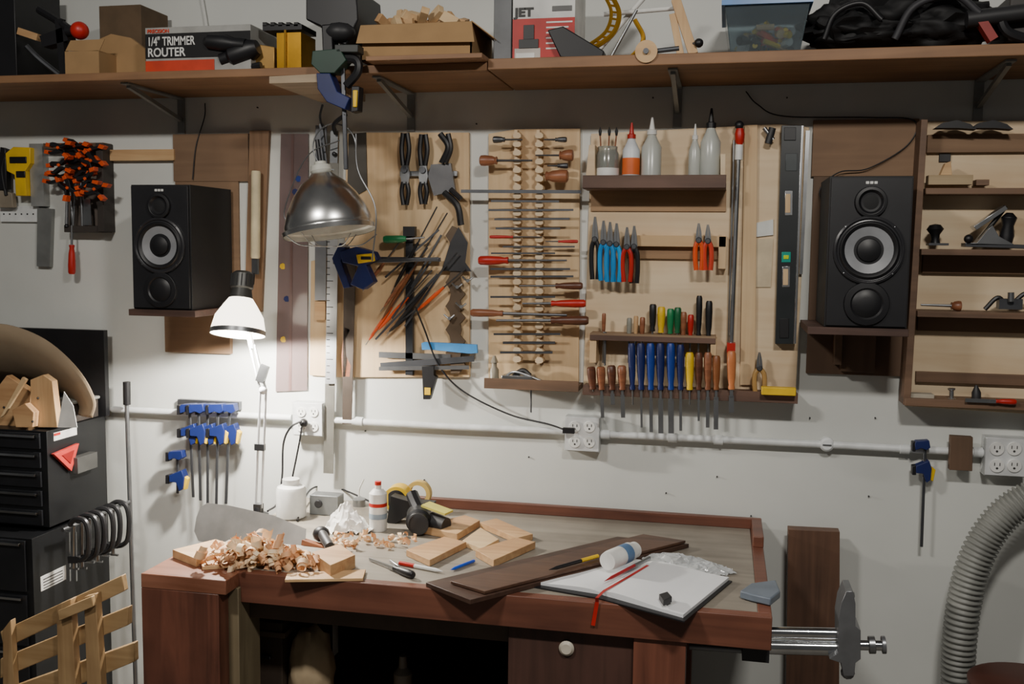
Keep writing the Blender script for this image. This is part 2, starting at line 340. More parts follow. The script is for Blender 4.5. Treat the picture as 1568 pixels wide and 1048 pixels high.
# ---------------------------------------------------------------- speakers
def speaker(x0, y0, x1, y1, d, dep):
    g = G('bookshelf_speaker'); ym, xm_ = (y0+y1)/2, (x0+x1)/2
    a, b = W(x0, ym, d).x, W(x1, ym, d).x; zb, zt = W(xm_, y1, d).z, W(xm_, y0, d).z; w, h = b-a, zt-zb; cx = (a+b)/2
    g.box((a, -d, zb), (b, -d+dep, zt), M('141416', .55)); g.box((a+.004, -d-.008, zb+.004), (b-.004, -d, zt-.004), M('1D1D20', .42))
    def drv(z, prof, mat, seg=40):
        c = Vector((cx, -d-.008, z)); g.lathe(c, c-Y*.01, prof, mat, seg, cap=False)
    z1, z2, z3 = zb+h*.83, zb+h*.515, zb+h*.16
    drv(z1, [(0, w*.20), (.9, w*.19), (1, w*.15), (.3, w*.12), (0.1, 0)], BLK); drv(z1, [(.3, .0), (.32, w*.075), (.2, w*.11)], BLKM)
    drv(z2, [(0, w*.43), (.7, w*.43), (1, w*.40), (.6, w*.38), (.7, w*.36)], M('2B2B2E', .3)); drv(z2, [(.75, w*.365), (1.2, w*.34), (.9, w*.31), (.5, w*.29)], BLK)
    drv(z2, [(.6, w*.30), (-.2, w*.14)], M('8C8E92', .45)); drv(z2, [(-.1, w*.15), (.6, w*.14), (1., w*.08), (1.15, 0)], BLK)
    drv(z3, [(0, w*.28), (.8, w*.27), (.9, w*.2), (.3, w*.16)], M('1A1A1D', .4)); drv(z3, [(.3, w*.2), (.9, w*.15), (1.1, w*.08), (1.2, 0)], BLK)
    for k in range(3): g.box((cx-.014+k*.01, -d-.0095, zt-.02), (cx-.006+k*.01, -d-.008, zt-.013), WHT)
    for k in range(4):
        an = math.pi/4+k*math.pi/2; c = Vector((cx+w*.41*math.cos(an), -d-.015, z2+w*.41*math.sin(an))); g.ball(c, .003, STL, sub=1)
    return g.done(.003), a, b, zb
o, a, b, zb = speaker(203, 283, 293, 474, .27, .245)
g = G('speaker_wall_bracket'); g.box((a-.012, -.28, zb-.02), (b+.014, -.012, zb-.001), WD('5C4136', '3E2A22'))
g.bp(265, 205, 380, 278, .001, .012, MDF); g.bp(252, 482, 352, 541, .001, .02, MDF); g.bp(270, 278, 366, 484, .001, .01, MDF); g.done(.001)
o, a, b, zb = speaker(1266, 270, 1394, 502, .27, .235)
g = G('speaker_wall_bracket'); g.box((a-.04, -.28, zb-.02), (b+.004, -.014, zb-.001), WD('5C4136', '3E2A22'))
g.bp(1244, 183, 1406, 270, .001, .014, MDF); g.bp(1240, 270, 1402, 575, .001, .012, MDFD); g.box(((a+b)/2-.05, -.07, zb-.12), ((a+b)/2-.03, -.014, zb-.02), MDFD); g.box(((a+b)/2-.03, -.05, zb-.14), (b-.04, -.014, zb-.02), MDFD); g.done(.001)
g = G('speaker_cable'); g.tube([W(295, 275, .018), W(300, 225, .016), W(313, 180, .01), W(314, 158, .01)], .0018, BLK); g.done()
g = G('speaker_cable'); g.tube([W(1262, 320, .03), W(1256, 290, .03), W(1285, 264, .03), W(1330, 258, .025), W(1390, 222, .02), W(1400, 185, .018), W(1330, 180, .018), W(1200, 178, .018), W(1160, 160, .01), W(1142, 140, .01)], .0018, BLK); g.done()
g = G('upper_wall_wire'); g.tube([W(310, 100, .02), W(318, 60, .02), W(306, -20, .02)], .002, WHT); g.done()
# ---------------------------------------------------------------- left rack of spring clamps
g = G('wall_batten'); g.bp(160, 229, 266, 246, .001, .02, PINE); g.done(.001)
g = G('tool_rack'); g.bp(0, 316, 60, 340, .001, .012, PVC)
for k in range(6): g.lathe(W(6+k*9, 328, .012), W(6+k*9, 328, .0135), [(0, .003), (1, .003)], BLK, 8)
g.bp(66, 219, 158, 228, .001, .05, MDFD); g.bp(148, 219, 158, 355, .001, .06, M('3A3430', .6)); g.bp(98, 346, 158, 356, .001, .05, M('3A3430', .6)); g.bp(100, 228, 148, 346, .001, .01, M('6A6058', .6)); g.done(.001)
g = G('yellow_spring_clamp'); g.pz([(8, 235), (20, 225), (46, 226), (46, 250), (38, 262), (40, 300), (24, 300), (22, 268), (10, 262)], .02, .05, YEL)
g.bp(14, 240, 40, 250, .05, .054, BLK); g.bp(24, 262, 38, 272, .05, .054, BLK); g.tube([W(10, 235, .04), W(4, 260, .04), W(10, 300, .04)], .006, BLK); g.done(.002)
g = G('yellow_spring_clamp'); g.pz([(0, 225), (8, 228), (10, 290), (-6, 292)], .02, .045, BLK); g.pz([(-4, 290), (18, 296), (20, 318), (-4, 318)], .02, .04, M('8A8070', .6)); g.done(.002)
g = G('steel_try_square'); g.bp(46, 220, 66, 316, .001, .03, M('A8AAA8', .4, .5)); g.pz([(57, 318), (79, 320), (76, 409), (56, 408)], .001, .018, M('8A8C8A', .4, .5)); g.done()
def spring_clamp(px, py, s, d, ang):
    g = G('orange_spring_clamp'); ca, sa = math.cos(ang), math.sin(ang)
    P = lambda x, y: (px+(x*ca-y*sa)*s, py+(x*sa+y*ca)*s)
    g.pz([P(-14, 0), P(-6, -4), P(8, -2), P(20, -10), P(24, -7), P(10, 4), P(-4, 4), P(-13, 4)], d, d+.018, BLK)
    g.pz([P(-14, 14), P(-6, 14), P(6, 6), P(20, 12), P(24, 16), P(10, 11), P(-4, 19)], d, d+.018, BLK)
    g.pz([P(-17, -1), P(-10, -1), P(-10, 6), P(-17, 6)], d-.003, d+.02, ORG); g.pz([P(-17, 12), P(-10, 12), P(-10, 19), P(-17, 19)], d-.003, d+.02, ORG)
    g.pz([P(18, -12), P(28, -12), P(26, -5), P(17, -4)], d-.003, d+.02, ORG); g.pz([P(18, 10), P(28, 15), P(24, 21), P(15, 15)], d-.003, d+.02, ORG)
    g.ball(W(*P(6, 4), d+.02), .006, ORG, sub=1); g.done(.001)
for (x, y, a) in [(84, 222, .2), (84, 250, -.1), (82, 268, .3), (110, 218, .5), (112, 236, .1), (116, 256, -.2), (134, 224, .4), (138, 240, .9), (140, 285, .3), (104, 282, 1.2), (124, 272, -.3)]:
    spring_clamp(x, y, .85, random.uniform(.05, .1), a)
for x0, x1 in ((106, 112), (116, 112), (124, 126)):
    g = G('round_file'); g.cyl(W(x0, 280, .04), W(x1, 346, .04), .004, STL); g.done()
g = G('putty_knife'); g.pz([(128, 305), (138, 305), (140, 345), (126, 345)], .04, .043, STL); g.done()
def driver(a, b, hf, hr, hm, sr, sm=STL, name='screwdriver', blade=0):
    g = G(name); L = b-a; e = a+L*hf
    g.lathe(a, e, [(0, 0), (0, hr*.7), (.06, hr*.95), (.3, hr), (.7, hr*.85), (.88, hr*.62), (.96, hr*.75), (1, hr*.7)], hm, 12)
    if blade: g.ob(e, a+L*(hf+.12), sr*2.4, sr*2.4, sm); g.ob(a+L*(hf+.1), b, blade, sr, sm)
    else: g.cyl(e, b, sr, sm, sr*.7, 8)
    return g.done()
driver(W(110, 420, .05), W(110, 345, .05), .6, .012, RED, .004, name='chisel')
driver(W(102, 348, .05), W(103, 300, .05), .1, .008, BLK, .006)
# ---------------------------------------------------------------- middle-left strips
g = G('vertical_mounting_board'); g.pz([(382, 200), (412, 200), (400, 478), (374, 478)], .001, .016, WD('977250', '775838', 'Z')); g.done(.001)
g = G('paint_roller_sleeve'); g.lathe(W(392, 262, .04), W(391, 396, .04), [(0, .013), (.02, .0145), (.98, .0145), (1, .013)], M('D6C9A6', .7)); g.ob(W(391, 396, .04), W(391, 420, .04), .02, .01, DSTL); g.done()
g = G('acrylic_template_board'); g.pz([(430, 205), (472, 205), (470, 598), (422, 600)], .004, .008, M('A08C8A', .12, 0, .1, 4, 0, .5)); g.pz([(446, 205), (450, 205), (446, 598), (442, 598)], .0085, .0095, M('6B5450', .3))
for x, y, cc in ((457, 274, BLU), (433, 408, YEL), (452, 294, NAVY), (434, 520, YEL), (439, 458, NAVY)): g.lathe(W(x, y, .008), W(x, y, .0105), [(0, .010), (1, .010)], cc, 7)
g.done()
g = G('steel_straightedge'); g.pz([(483, 192), (500, 192), (499, 460), (482, 460)], .02, .025, M('7A7C80', .4, .6)); g.bp(482, 462, 498, 490, .02, .03, PINE); g.done()
g = G('steel_ruler'); g.pz([(502, 345), (518, 345), (514, 588), (498, 588)], .045, .048, M('C4C6C8', .3, .6))
for k in range(24): g.bp(500, 350+k*10, 505 if k % 4 else 510, 351.2+k*10, .048, .0486, BLK)
g.done()
g = G('long_steel_ruler'); g.pz([(506, 200), (519, 200), (510, 726), (495, 725)], .032, .036, M('8E8C84', .35, .6)); g.done()
g = G('scraper_blade'); g.pz([(527, 380), (545, 380), (538, 650), (524, 650)], .03, .034, M('4E443C', .5, .3)); g.done()
# plywood panel 1
g = G('plywood_tool_panel'); g.pz([(560, 203), (718, 203), (719, 578), (520, 578), (474, 575), (476, 400), (528, 390), (530, 205)], .001, .014, PLY); g.done(.001)
g = G('dark_cabinet_scraper'); g.pz([(534, 205), (560, 203), (562, 290), (545, 300), (532, 280)], .014, .02, M('4A4640', .5, .4)); g.done()
def snips(px, py, L, d, hd=.45):
    g = G('tin_snips'); e = 7
    P = lambda x, y: W(px+x, py+y*L, d)
    g.tube([P(-e*.4, hd), P(-e*.7, hd*.5), P(-e*.4, 0)], .0075, BLK); g.tube([P(e*.4, hd), P(e*.9, hd*.5), P(e*.5, 0)], .0075, BLK)
    c = P(0, hd+.06); g.lathe(c+Y*.008, c-Y*.012, [(0, .012), (1, .01)], DSTL)
    g.pz([(px-5, py+L*hd), (px+5, py+L*hd), (px+7, py+L*(hd+.15)), (px+5, py+L*.7), (px-5, py+L*.7), (px-7, py+L*(hd+.15))], d-.005, d+.006, STL)
    g.tube([P(-e*.4, .68), P(-e*.7, .82), P(-e*.3, 1)], .007, BLK); g.tube([P(e*.4, .68), P(e*.8, .82), P(e*.4, 1)], .007, BLK); g.done()
snips(620, 204, 110, .04); snips(648, 206, 107, .04)
g = G('pruning_shears'); g.tube([W(674, 205, .05), W(686, 225, .05), W(676, 250, .05)], .009, BLK); g.tube([W(686, 205, .05), W(690, 228, .05), W(682, 250, .05)], .008, BLK)
g.pz([(660, 252), (690, 250), (697, 292), (664, 300), (655, 270)], .03, .045, M('6A6A6C', .35, .7)); g.tube([W(680, 295, .045), W(700, 315, .05), W(706, 345, .05)], .010, BLK); g.tube([W(690, 290, .045), W(706, 305, .05)], .008, BLK); g.done()
g = G('magnetic_tool_bar'); g.bp(612, 262, 700, 270, .014, .03, STL); g.done(.001)
fan = [((565, 521), (600, 470), ORG), ((580, 505), (625, 455), ORG), ((600, 488), (660, 400), DSTL), ((588, 470), (625, 420), HWD), ((640, 475), (680, 440), ORG), ((575, 520), (670, 420), DSTL), ((590, 425), (672, 352), DSTL),
       ((600, 505), (655, 440), BLK), ((620, 500), (680, 410), DSTL), ((585, 490), (640, 400), M('7A4A2A')), ((604, 440), (640, 372), BLK), ((596, 508), (622, 486), BLK), ((560, 440), (590, 400), HWD), ((630, 440), (676, 360), DSTL)]
for k, (a, b, c) in enumerate(fan):
    g = G('carving_tool' if c in (ORG, HWD) else 'needle_file'); d = .045+.004*(k % 4); A, B = W(*a, d), W(*b, d)
    if c is DSTL: g.ob(A, B, .006, .003, c)
    else: g.lathe(A, B, [(0, .002), (.15, .005), (.7, .006), (1, .004)], c, 8); g.cyl(A, A+(A-B)*.15, .0015, STL, seg=6); g.cyl(B, B+(B-A)*.8, .0022, DSTL, seg=6)
    g.done()
g = G('t_square_bar'); g.bp(621, 347, 632, 575, .018, .034, M('3E4044', .4, .7)); g.bp(570, 394, 674, 400, .034, .042, DSTL); g.bp(617, 347, 635, 362, .03, .05, BLK); g.done()
g = G('green_handled_file'); g.lathe(W(588, 367, .055), W(622, 366, .055), [(0, .010), (.1, .012), (.8, .011), (1, .007)], GRN); g.cyl(W(622, 366, .055), W(650, 364, .055), .003, STL); g.done()
g = G('notched_profile_gauge'); pts = [(692, 346)]
for k in range(12): pts += [(704, 352+k*18), (712 if k % 2 else 706, 361+k*18)]
pts += [(703, 572), (690, 572)]
for k in range(11, -1, -1): pts += [(690 if k % 2 else 682, 361+k*18), (688, 352+k*18)]
g.pz(pts, .02, .032, M('6A5A4A', .45, .5)); g.done()
g = G('profile_scraper'); g.pz([(676, 415), (690, 370), (702, 348), (716, 372), (712, 402), (722, 416)], .034, .038, M('4C4C4E', .4, .7)); g.done()
g = G('wing_nut_set')
for x, y in ((716, 430), (700, 440), (688, 488), (706, 470)): g.tube([W(x-8, y-6, .045), W(x, y, .05), W(x+8, y-5, .045)], .003, STL); g.lathe(W(x, y, .035), W(x, y, .055), [(0, .006), (1, .005)], STL)
g.done()
g = G('blue_handled_saw'); g.pz([(645, 526), (650, 524), (730, 528), (731, 541), (720, 542), (660, 536), (646, 536)], .03, .042, M('4A96D8', .4)); g.done(.001)
g = G('steel_combination_square'); g.bp(580, 541, 690, 550, .03, .034, STL); g.pz([(582, 556), (726, 545), (726, 554), (583, 566)], .035, .038, DSTL); g.pz([(580, 562), (718, 560), (718, 566), (580, 568)], .04, .043, STL)
g.pz([(646, 562), (664, 561), (664, 575), (668, 578), (658, 612), (648, 612)], .028, .05, BLK); g.bp(650, 594, 659, 605, .05, .052, YEL); g.done()
g = G('wooden_handled_saw'); g.pz([(527, 500), (537, 505), (530, 520), (531, 545), (538, 560), (536, 578), (524, 578), (522, 545)], .016, .034, HWD); g.done(.002)
# ---------------------------------------------------------------- panel 2 with comb racks
g = G('plywood_tool_panel'); g.pz([(748, 205), (790, 198), (888, 197), (886, 588), (748, 590)], .001, .014, PLY); g.done(.001)
def comb(px, x2, py0, py1):
    g = G('notched_tool_holder'); n = 27
    g.ob(W((px+x2)/2, py0, .035), W((px+x2)/2, py1, .035), .009, .03, PLYL)
    for k in range(n):
        y = py0+(py1-py0)*(k+.3)/n; xx = (px+x2)/2; g.pz([(xx-3, y-1), (xx+3, y-1), (xx+6, y+2), (xx+6, y+6), (xx+3, y+8), (xx-3, y+8), (xx-6, y+6), (xx-6, y+2)], .03, .06, PLYL)
    g.done()
comb(786, 797, 200, 556); comb(820, 831, 200, 558)
def htool(x0, x1, y, hm=None, hf=.3, hr=.008, sr=.0025, side='L', sm=DSTL, nm='file', d=.066, dy=0):
    a, b = W(x0, y, d), W(x1, y+dy, d)
    if side == 'R': a, b = b, a
    if hm: driver(a, b, hf, hr, hm, sr, sm, nm)
    else: g = G(nm); g.ob(a, b, sr*2.4, sr*1.2, sm); g.done()
htool(735, 815, 246, HWD, .33, .016, .004, nm='awl'); htool(755, 800, 214, DSTL, .4, .01, .003, nm='drill_bit'); htool(820, 878, 238, HWD, .36, .017, .003, 'R', nm='awl')
htool(706, 890, 293, None, sr=.004, dy=1); htool(834, 870, 270, HWD, .95, .019, .003, 'R', nm='wood_knob', d=.07); htool(833, 868, 214, DSTL, .5, .008, .003, 'R', nm='drill_bit'); htool(838, 870, 254, DSTL, .5, .008, .003, 'R', nm='drill_bit')
for y in (308, 322, 336, 350, 412, 424, 455, 512): htool(752+random.randint(-4, 8), 868+random.randint(-20, 14), y, None, sr=.0025, dy=random.uniform(-1, 1))
htool(750, 830, 363, RED, .45, .005, .002, nm='needle_file'); htool(835, 885, 370, RED, .6, .005, .002, 'R', nm='needle_file'); htool(733, 868, 399, RED, .34, .014, .004, nm='triangular_file', d=.07)
htool(795, 892, 438, HWDK, .42, .011, .003, 'R', nm='rasp'); htool(800, 897, 465, RED, .54, .012, .004, 'R', nm='flat_file', d=.074); htool(721, 868, 479, HWD, .34, .012, .005, nm='half_round_rasp', d=.07, dy=4)
htool(760, 901, 491, HWDK, .4, .014, .005, 'R', nm='half_round_file', d=.078); htool(752, 850, 388, None, sr=.002); htool(770, 880, 378, None, sr=.002); htool(770, 850, 525, None, sr=.003); htool(766, 846, 540, None, sr=.003)
g = G('small_tool_tray'); g.bp(741, 589, 886, 597, .001, .09, MDFD); g.bp(741, 582, 886, 598, .088, .095, WD('7A5A40', '55402E')); g.done(.001)
g = G('block_plane'); g.bp(768, 576, 815, 587, .02, .07, STL); g.tube([W(785, 578, .05), W(800, 568, .05), W(812, 576, .05)], .008, BLK); g.tube([W(772, 578, .06), W(790, 570, .06), W(830, 584, .06)], .004, STL); g.done(.001)
g = G('small_glue_jar'); g.lathe(W(757, 588, .05), W(757, 545, .05), [(0, .014), (.5, .014), (.6, .008), (.75, .008), (.76, .012), (1, .004)], M('8A8270', .4)); g.done()
g = G('hanging_hook_tool'); g.cyl(W(813, 596, .05), W(813, 632, .05), .003, STL); g.ball(W(813, 594, .05), .006, STL); g.done()
# ---------------------------------------------------------------- panel 3
g = G('plywood_tool_panel'); g.pz([(905, 205), (1190, 190), (1239, 195), (1218, 612), (893, 603)], .001, .014, PLYL); g.done(.001)
g = G('panel_batten'); g.pz([(1140, 192), (1160, 191), (1156, 590), (1133, 590)], .014, .026, PLY); g.done(.001)
SHB = WD('6E5040', '4C352A')
g = G('bottle_shelf'); g.bp(892, 281, 1112, 289, .014, .12, SHB); g.bp(892, 268, 1112, 288, .12, .126, SHB); g.pz([(902, 222), (911, 222), (911, 270), (897, 270)], .014, .11, PLYL); g.pz([(1103, 236), (1111, 236), (1111, 270), (1103, 270)], .014, .11, PLYL); g.bp(905, 291, 1112, 324, .014, .02, WD('B08A5E', '94714A')); g.done(.001)
zb_ = W(1000, 281, .12).z+.001
def bottle(px, r, ph, d, body, cap, prof=None, capp=None, nm='glue_bottle', label=None):
    b = W(px, 260, d); b.z = zb_; zt_ = W(px, ph, d).z; t_ = Vector((b.x, b.y, zt_)); g = G(nm); r *= S(px, d)
    g.lathe(b, t_, prof(r) if prof else [(0, r*.9), (.02, r), (.55, r), (.68, r*.55), (.74, r*.4), (.75, r*.4)], body, 20)
    if cap: g.lathe(b+(t_-b)*.74, t_, capp(r) if capp else [(0, r*.5), (.25, r*.5), (.3, r*.3), (1, r*.1)], cap, 14)
    if label: g.lathe(b+(t_-b)*.15, b+(t_-b)*.42, [(0, r*1.02), (1, r*1.02)], label, 20, cap=False)
    g.done()
CLR = M('D4D8D2', .25, 0, .05, 5, 0, .35)
bottle(966, 13, 188, .08, M('D0D4D8', .4), RED, label=M('D8662A', .5)); bottle(997, 15, 180, .08, CLR, WHT, nm='squeeze_bottle'); bottle(1063, 9, 190, .08, CLR, WHT, nm='squeeze_bottle'); bottle(1087, 15, 166, .08, CLR, BLK, nm='squeeze_bottle')
bottle(930, 17, 225, .08, M('C8CEC8', .15, 0, .05, 5, 0, .7), None, prof=lambda r: [(0, r*.95), (.03, r), (.8, r), (.9, r*.85), (1, r*.88)], nm='glass_jar', label=WHT)
for x, a in ((922, -3), (930, 3), (938, 6)):
    g = G('artist_brush'); g.cyl(W(x, 262, .08), W(x+a, 206, .08), .003, HWD, .002, 8); g.lathe(W(x+a, 208, .08), W(x+a, 194, .08), [(0, .003), (.5, .005), (1, 0)], BLK, 8); g.done()
g = G('tool_rail'); g.bp(960, 376, 1110, 397, .014, .026, WD('A07A50', '84623E')); g.bp(960, 361, 1112, 378, .014, .05, PLYX); g.bp(1100, 362, 1112, 412, .014, .05, PLY); g.done(.001)
def pliers(px, py, L, hm, d=.07, sp=5, nm='pliers'):
    g = G(nm); P = lambda x, y: W(px+x, py+y*L, d); jl = .36
    g.pz([(px-5, py+L*jl), (px-4, py+L*.18), (px-1.5, py), (px-.2, py), (px-.2, py+L*jl)], d-.006, d+.006, STL); g.pz([(px+5, py+L*jl), (px+4, py+L*.18), (px+1.5, py), (px+.2, py), (px+.2, py+L*jl)], d-.006, d+.006, STL)
    c = P(0, jl); g.lathe(c+Y*.009, c-Y*.009, [(0, .0085), (.9, .0085), (1, .006)], DSTL)
    for s in (-1, 1): g.tube([P(s*1.5, jl+.02), P(s*sp, jl+.15), P(s*sp*1.1, jl+.4), P(s*sp*.8, 1)], .0068, hm, 6, 8)
    g.done()
pliers(911, 332, 96, BLK, .065); pliers(924, 338, 92, LBLU); pliers(934, 340, 92, LBLU, .075); pliers(944, 342, 90, M('1A9AD8', .4), .068); pliers(960, 348, 84, RED, .07, 6); pliers(971, 346, 88, BLK, .065, 5)
pliers(1070, 342, 72, ORG, .075, 5); pliers(1084, 344, 70, M('C8402A', .4), .075, 5)
g = G('chisel_rack'); g.bp(903, 513, 1096, 519, .014, .085, WD('A08260', '7A5E42')); g.bp(903, 516, 1096, 524, .085, .09, SHB); g.bp(903, 519, 913, 556, .014, .085, PLY); g.bp(1088, 519, 1097, 545, .014, .085, PLY); g.done(.001)
for px, y0, c, r in ((925, 480, HWD, .006), (964, 487, M('8A8A80', .5), .008), (974, 484, PINEZ, .007), (984, 486, HWD, .008), (1000, 466, BLK, .0105), (1013, 470, YEL, .0115), (1027, 473, GRN, .0105), (1038, 471, M('14603A', .4), .0105), (1047, 478, HWD, .009), (1058, 482, RED, .009), (1071, 453, BLK, .009), (1086, 461, BLK, .010)):
    driver(W(px, y0, .06), W(px-2, 556, .06), .46 if y0 > 462 else .6, r, c, .003)
g = G('tool_ledge'); g.bp(892, 598, 1222, 604, .014, .085, SHB); g.bp(892, 596, 1222, 612, .085, .092, SHB); g.done(.001)
for px, y0, y1, c, r, bl in ((905, 562, 600, HWDK, .013, 0), (920, 562, 640, HWD, .013, .01), (936, 560, 0, HWDK, .013, .012), (952, 560, 640, HWD, .013, .012), (967, 526, 0, NAVY, .011, 0), (981, 526, 655, NAVY, .0125, .006), (996, 526, 662, BLU, .0125, .01),
                         (1011, 526, 664, NAVY, .0125, .014), (1027, 526, 664, BLU, .0125, .016), (1042, 528, 660, NAVY, .0115, .008), (1056, 540, 0, YEL, .0125, 0), (1070, 540, 645, HWDK, .0115, .006), (1084, 540, 655, HWD, .0115, .01), (1097, 545, 658, M('8A5430', .4), .0115, .013)):
    a = W(px, y0, .1); b = W(px-(px-960)*.02+2, y1 or 620, .1); L = (b-a).length; hf = (W(px, 597, .1)-a).length/L
    driver(a, b, min(hf, .9), r, c, .003, STL, 'chisel', bl)
driver(W(1120, 538, .1), W(1120, 632, .1), .62, .013, M('C87A48', .4), .004, STL, 'wood_chisel', .014)
driver(W(926, 508, .07), W(926, 560, .07), .1, .006, STL, .005, STL, 'nail_set')
pliers(1163, 540, 66, M('B08A50', .5), .06, 7, 'wooden_tongs')
g = G('yellow_pencil_box'); g.bp(1166, 594, 1219, 606, .093, .12, YEL); g.done(.002)
g = G('pipe_clamp'); g.cyl(W(1132, 205, .05), W(1119, 535, .05), .0075, ALU); g.ball(W(1132, 192, .05), .013, BLK); g.lathe(W(1133, 197, .05), W(1132, 238, .05), [(0, .01), (.2, .014), (.5, .012), (.6, .008), (1, .009)], RED)
g.lathe(W(1132, 222, .05), W(1131, 245, .05), [(0, .011), (1, .011)], WHT); g.bp(1113, 526, 1126, 541, .03, .07, RED); g.done()
g = G('long_steel_rod'); g.cyl(W(1124, 215, .035), W(1116, 525, .035), .004, STL); g.done()
g = G('hanging_drill_chuck'); g.cyl(W(1183, 196, .04), W(1176, 220, .04), .010, DK); g.cyl(W(1170, 196, .04), W(1184, 214, .04), .006, STL); g.done()
g = G('mirror_strip'); g.pz([(1156, 342), (1184, 336), (1184, 360), (1150, 364)], .014, .02, M('D8DAD6', .3)); g.pz([(1150, 366), (1184, 366), (1180, 440), (1152, 440)], .014, .018, M('CDBDA0', .35)); g.done()
g = G('spirit_level'); g.pz([(1197, 192), (1230, 192), (1218, 527), (1187, 527)], .014, .05, M('24282A', .35))
def lv(x, y0, y1, hw, m, dd=.0515): g.pz([(x-hw, y0), (x+hw, y0), (x+hw-.3, y1), (x-hw-.3, y1)], .048, dd, m)
lv(1212, 235, 262, 9, M('3E4446', .3)); lv(1208, 292, 330, 6, ALU); lv(1206.5, 297, 326, 4, PLY, .052); lv(1204, 386, 402, 7, M('1A9A88', .3)); lv(1204, 408, 440, 6, ALU); lv(1203, 412, 437, 4, PLY, .052); lv(1210, 195, 215, 9, BLK, .053); lv(1201, 488, 518, 7, BLK, .053); lv(1204, 391, 397, 4, M('C8E030', .2), .0535)
g.pz([(1227, 192), (1231, 192), (1219, 527), (1215, 527)], .014, .052, ALU); g.done(.001)
g = G('aluminium_angle'); g.pz([(1234, 200), (1240, 200), (1229, 420), (1224, 420)], .014, .03, ALU); g.done()
# ---------------------------------------------------------------- right display case
BR = WD('7E5E44', '5F4634', 'X'); g = G('wall_tool_cabinet')
g.pz([(1416, 186), (1660, 184), (1660, 640), (1386, 622)], .001, .014, PLYL)
g.pz([(1411, 183), (1421, 183), (1394, 622), (1383, 620)], .014, .09, BR)
g.bp(1420, 205, 1660, 233, .014, .03, MDF); g.bp(1413, 384, 1660, 420, .014, .03, MDF)
for (x0, y, bw) in ((1418, 288, .1), (1411, 382, .12), (1405, 478, .11)):
    zt_ = W(1480, y, bw).z; g.box((W(x0, y, bw).x, -bw, zt_-.016), (1.5, -.014, zt_), BR)
zt_ = W(1480, 614, .1).z; g.box((W(1386, 614, .1).x, -.1, zt_-.02), (1.5, -.014, zt_), BR); g.box((W(1402, 588, .03).x, -.03, W(1480, 588, .03).z), (1.5, -.014, W(1480, 572, .03).z), BR)
g.bp(1405, 486, 1660, 510, .014, .03, MDF)
g.done(.001)
g = G('hand_plane'); d = .1; g.pz([(1478, 378), (1600, 382), (1600, 376), (1478, 372)], .05, d, DSTL); g.pz([(1478, 372), (1496, 372), (1512, 352), (1520, 345), (1530, 362), (1556, 376), (1478, 376)], .05, d, STL)
g.ob(W(1490, 350, .08), W(1538, 318, .08), .012, .045, ALU); g.tube([W(1540, 316, .08), W(1530, 330, .08), W(1500, 368, .08)], .006, BLK); g.lathe(W(1540, 376, .08), W(1546, 326, .08), [(0, .014), (.3, .018), (.6, .014), (.85, .02), (1, .008)], BLK); g.ball(W(1483, 366, .1), .012, BLK); g.done(.001)
g = G('plane_front_knob'); c = W(1432, 376, .07); g.lathe(c, W(1432, 343, .07), [(0, .014), (.3, .010), (.5, .012), (.75, .022), (.95, .014), (1, 0)], BLK, 18); g.ob(c+Vector((-.02, 0, .003)), c+Vector((.03, 0, .003)), .006, .04, DSTL); g.done()
g = G('small_wooden_plane'); g.bp(1422, 268, 1490, 283, .05, .09, WD('B8A078', '93794F')); g.pz([(1440, 268), (1448, 250), (1456, 247), (1458, 268)], .05, .08, PINE); g.bp(1438, 236, 1456, 248, .014, .02, DK); g.bp(1495, 275, 1515, 284, .04, .08, BR); g.done(.001)
for x in (1438, 1494):
    g = G('curved_sole_plane'); g.pz([(x-6, 196), (x+6, 188), (x+28, 184), (x+48, 190), (x+58, 198), (x+30, 196)], .05, .09, BLK); g.done()
driver(W(1472, 469, .08), W(1410, 467, .08), .25, .014, HWD, .004, STL, 'awl')
g = G('spokeshave'); g.tube([W(1508, 474, .08), W(1528, 456, .08), W(1545, 468, .08), W(1570, 450, .08), W(1590, 462, .08)], .006, BLK); g.bp(1530, 458, 1566, 474, .06, .09, DSTL); g.cyl(W(1548, 462, .1), W(1548, 448, .1), .008, STL); g.done()
g = G('marking_gauge_spool'); g.lathe(W(1457, 613, .07), W(1457, 595, .07), [(0, .012), (.1, .012), (.2, .006), (.8, .006), (.9, .01), (1, .01)], ALU); g.done()
g = G('sharpening_stone'); g.bp(1392, 604, 1431, 613, .04, .08, M('A8A090', .7)); g.done(.002)
driver(W(1556, 616, .11), W(1478, 613, .11), .4, .008, RED, .004, STL, 'chisel', .01)
g = G('small_oil_can'); g.lathe(W(1495, 613, .06), W(1495, 590, .06), [(0, .012), (.5, .012), (1, .003)], DK); g.done()
# ---------------------------------------------------------------- hanging reflector lamp
g = G('clamp_reflector_lamp'); d = .33; ap = W(493, 268, d); cn = W(508, 358, d); ax = (cn-ap); ax = Vector((ax.x, -.012, ax.z)); u = S(500, d)
pr = [(-.05, 14*u), (.05, 22*u), (.15, 34*u), (.35, 48*u), (.6, 60*u), (.85, 67*u), (.9, 66*u), (.93, 71*u), (1., 70*u)]
g.lathe(ap, ap+ax, pr, M('E8E8E6', .26, 1.), 48, cap=False); g.lathe(ap, ap+ax, [(p[0]-.006, p[1]-.002) for p in pr[::-1]], M('EDEDE8', .3, .3), 48, cap=False)
g.lathe(ap+ax*.0, ap-ax*.22, [(0, 13*u), (.3, 17*u), (.7, 15*u), (.8, 9*u), (1, 9*u)], M('C8C8BE', .5)); g.cyl(ap-ax*.18, ap-ax*.6, .006, BLK)
g.lathe(ap+ax*.15, ap+ax*.8, [(0, .012), (.3, .015), (.7, .032), (.9, .028), (1, 0)], WHT, 18)
e = ap+ax
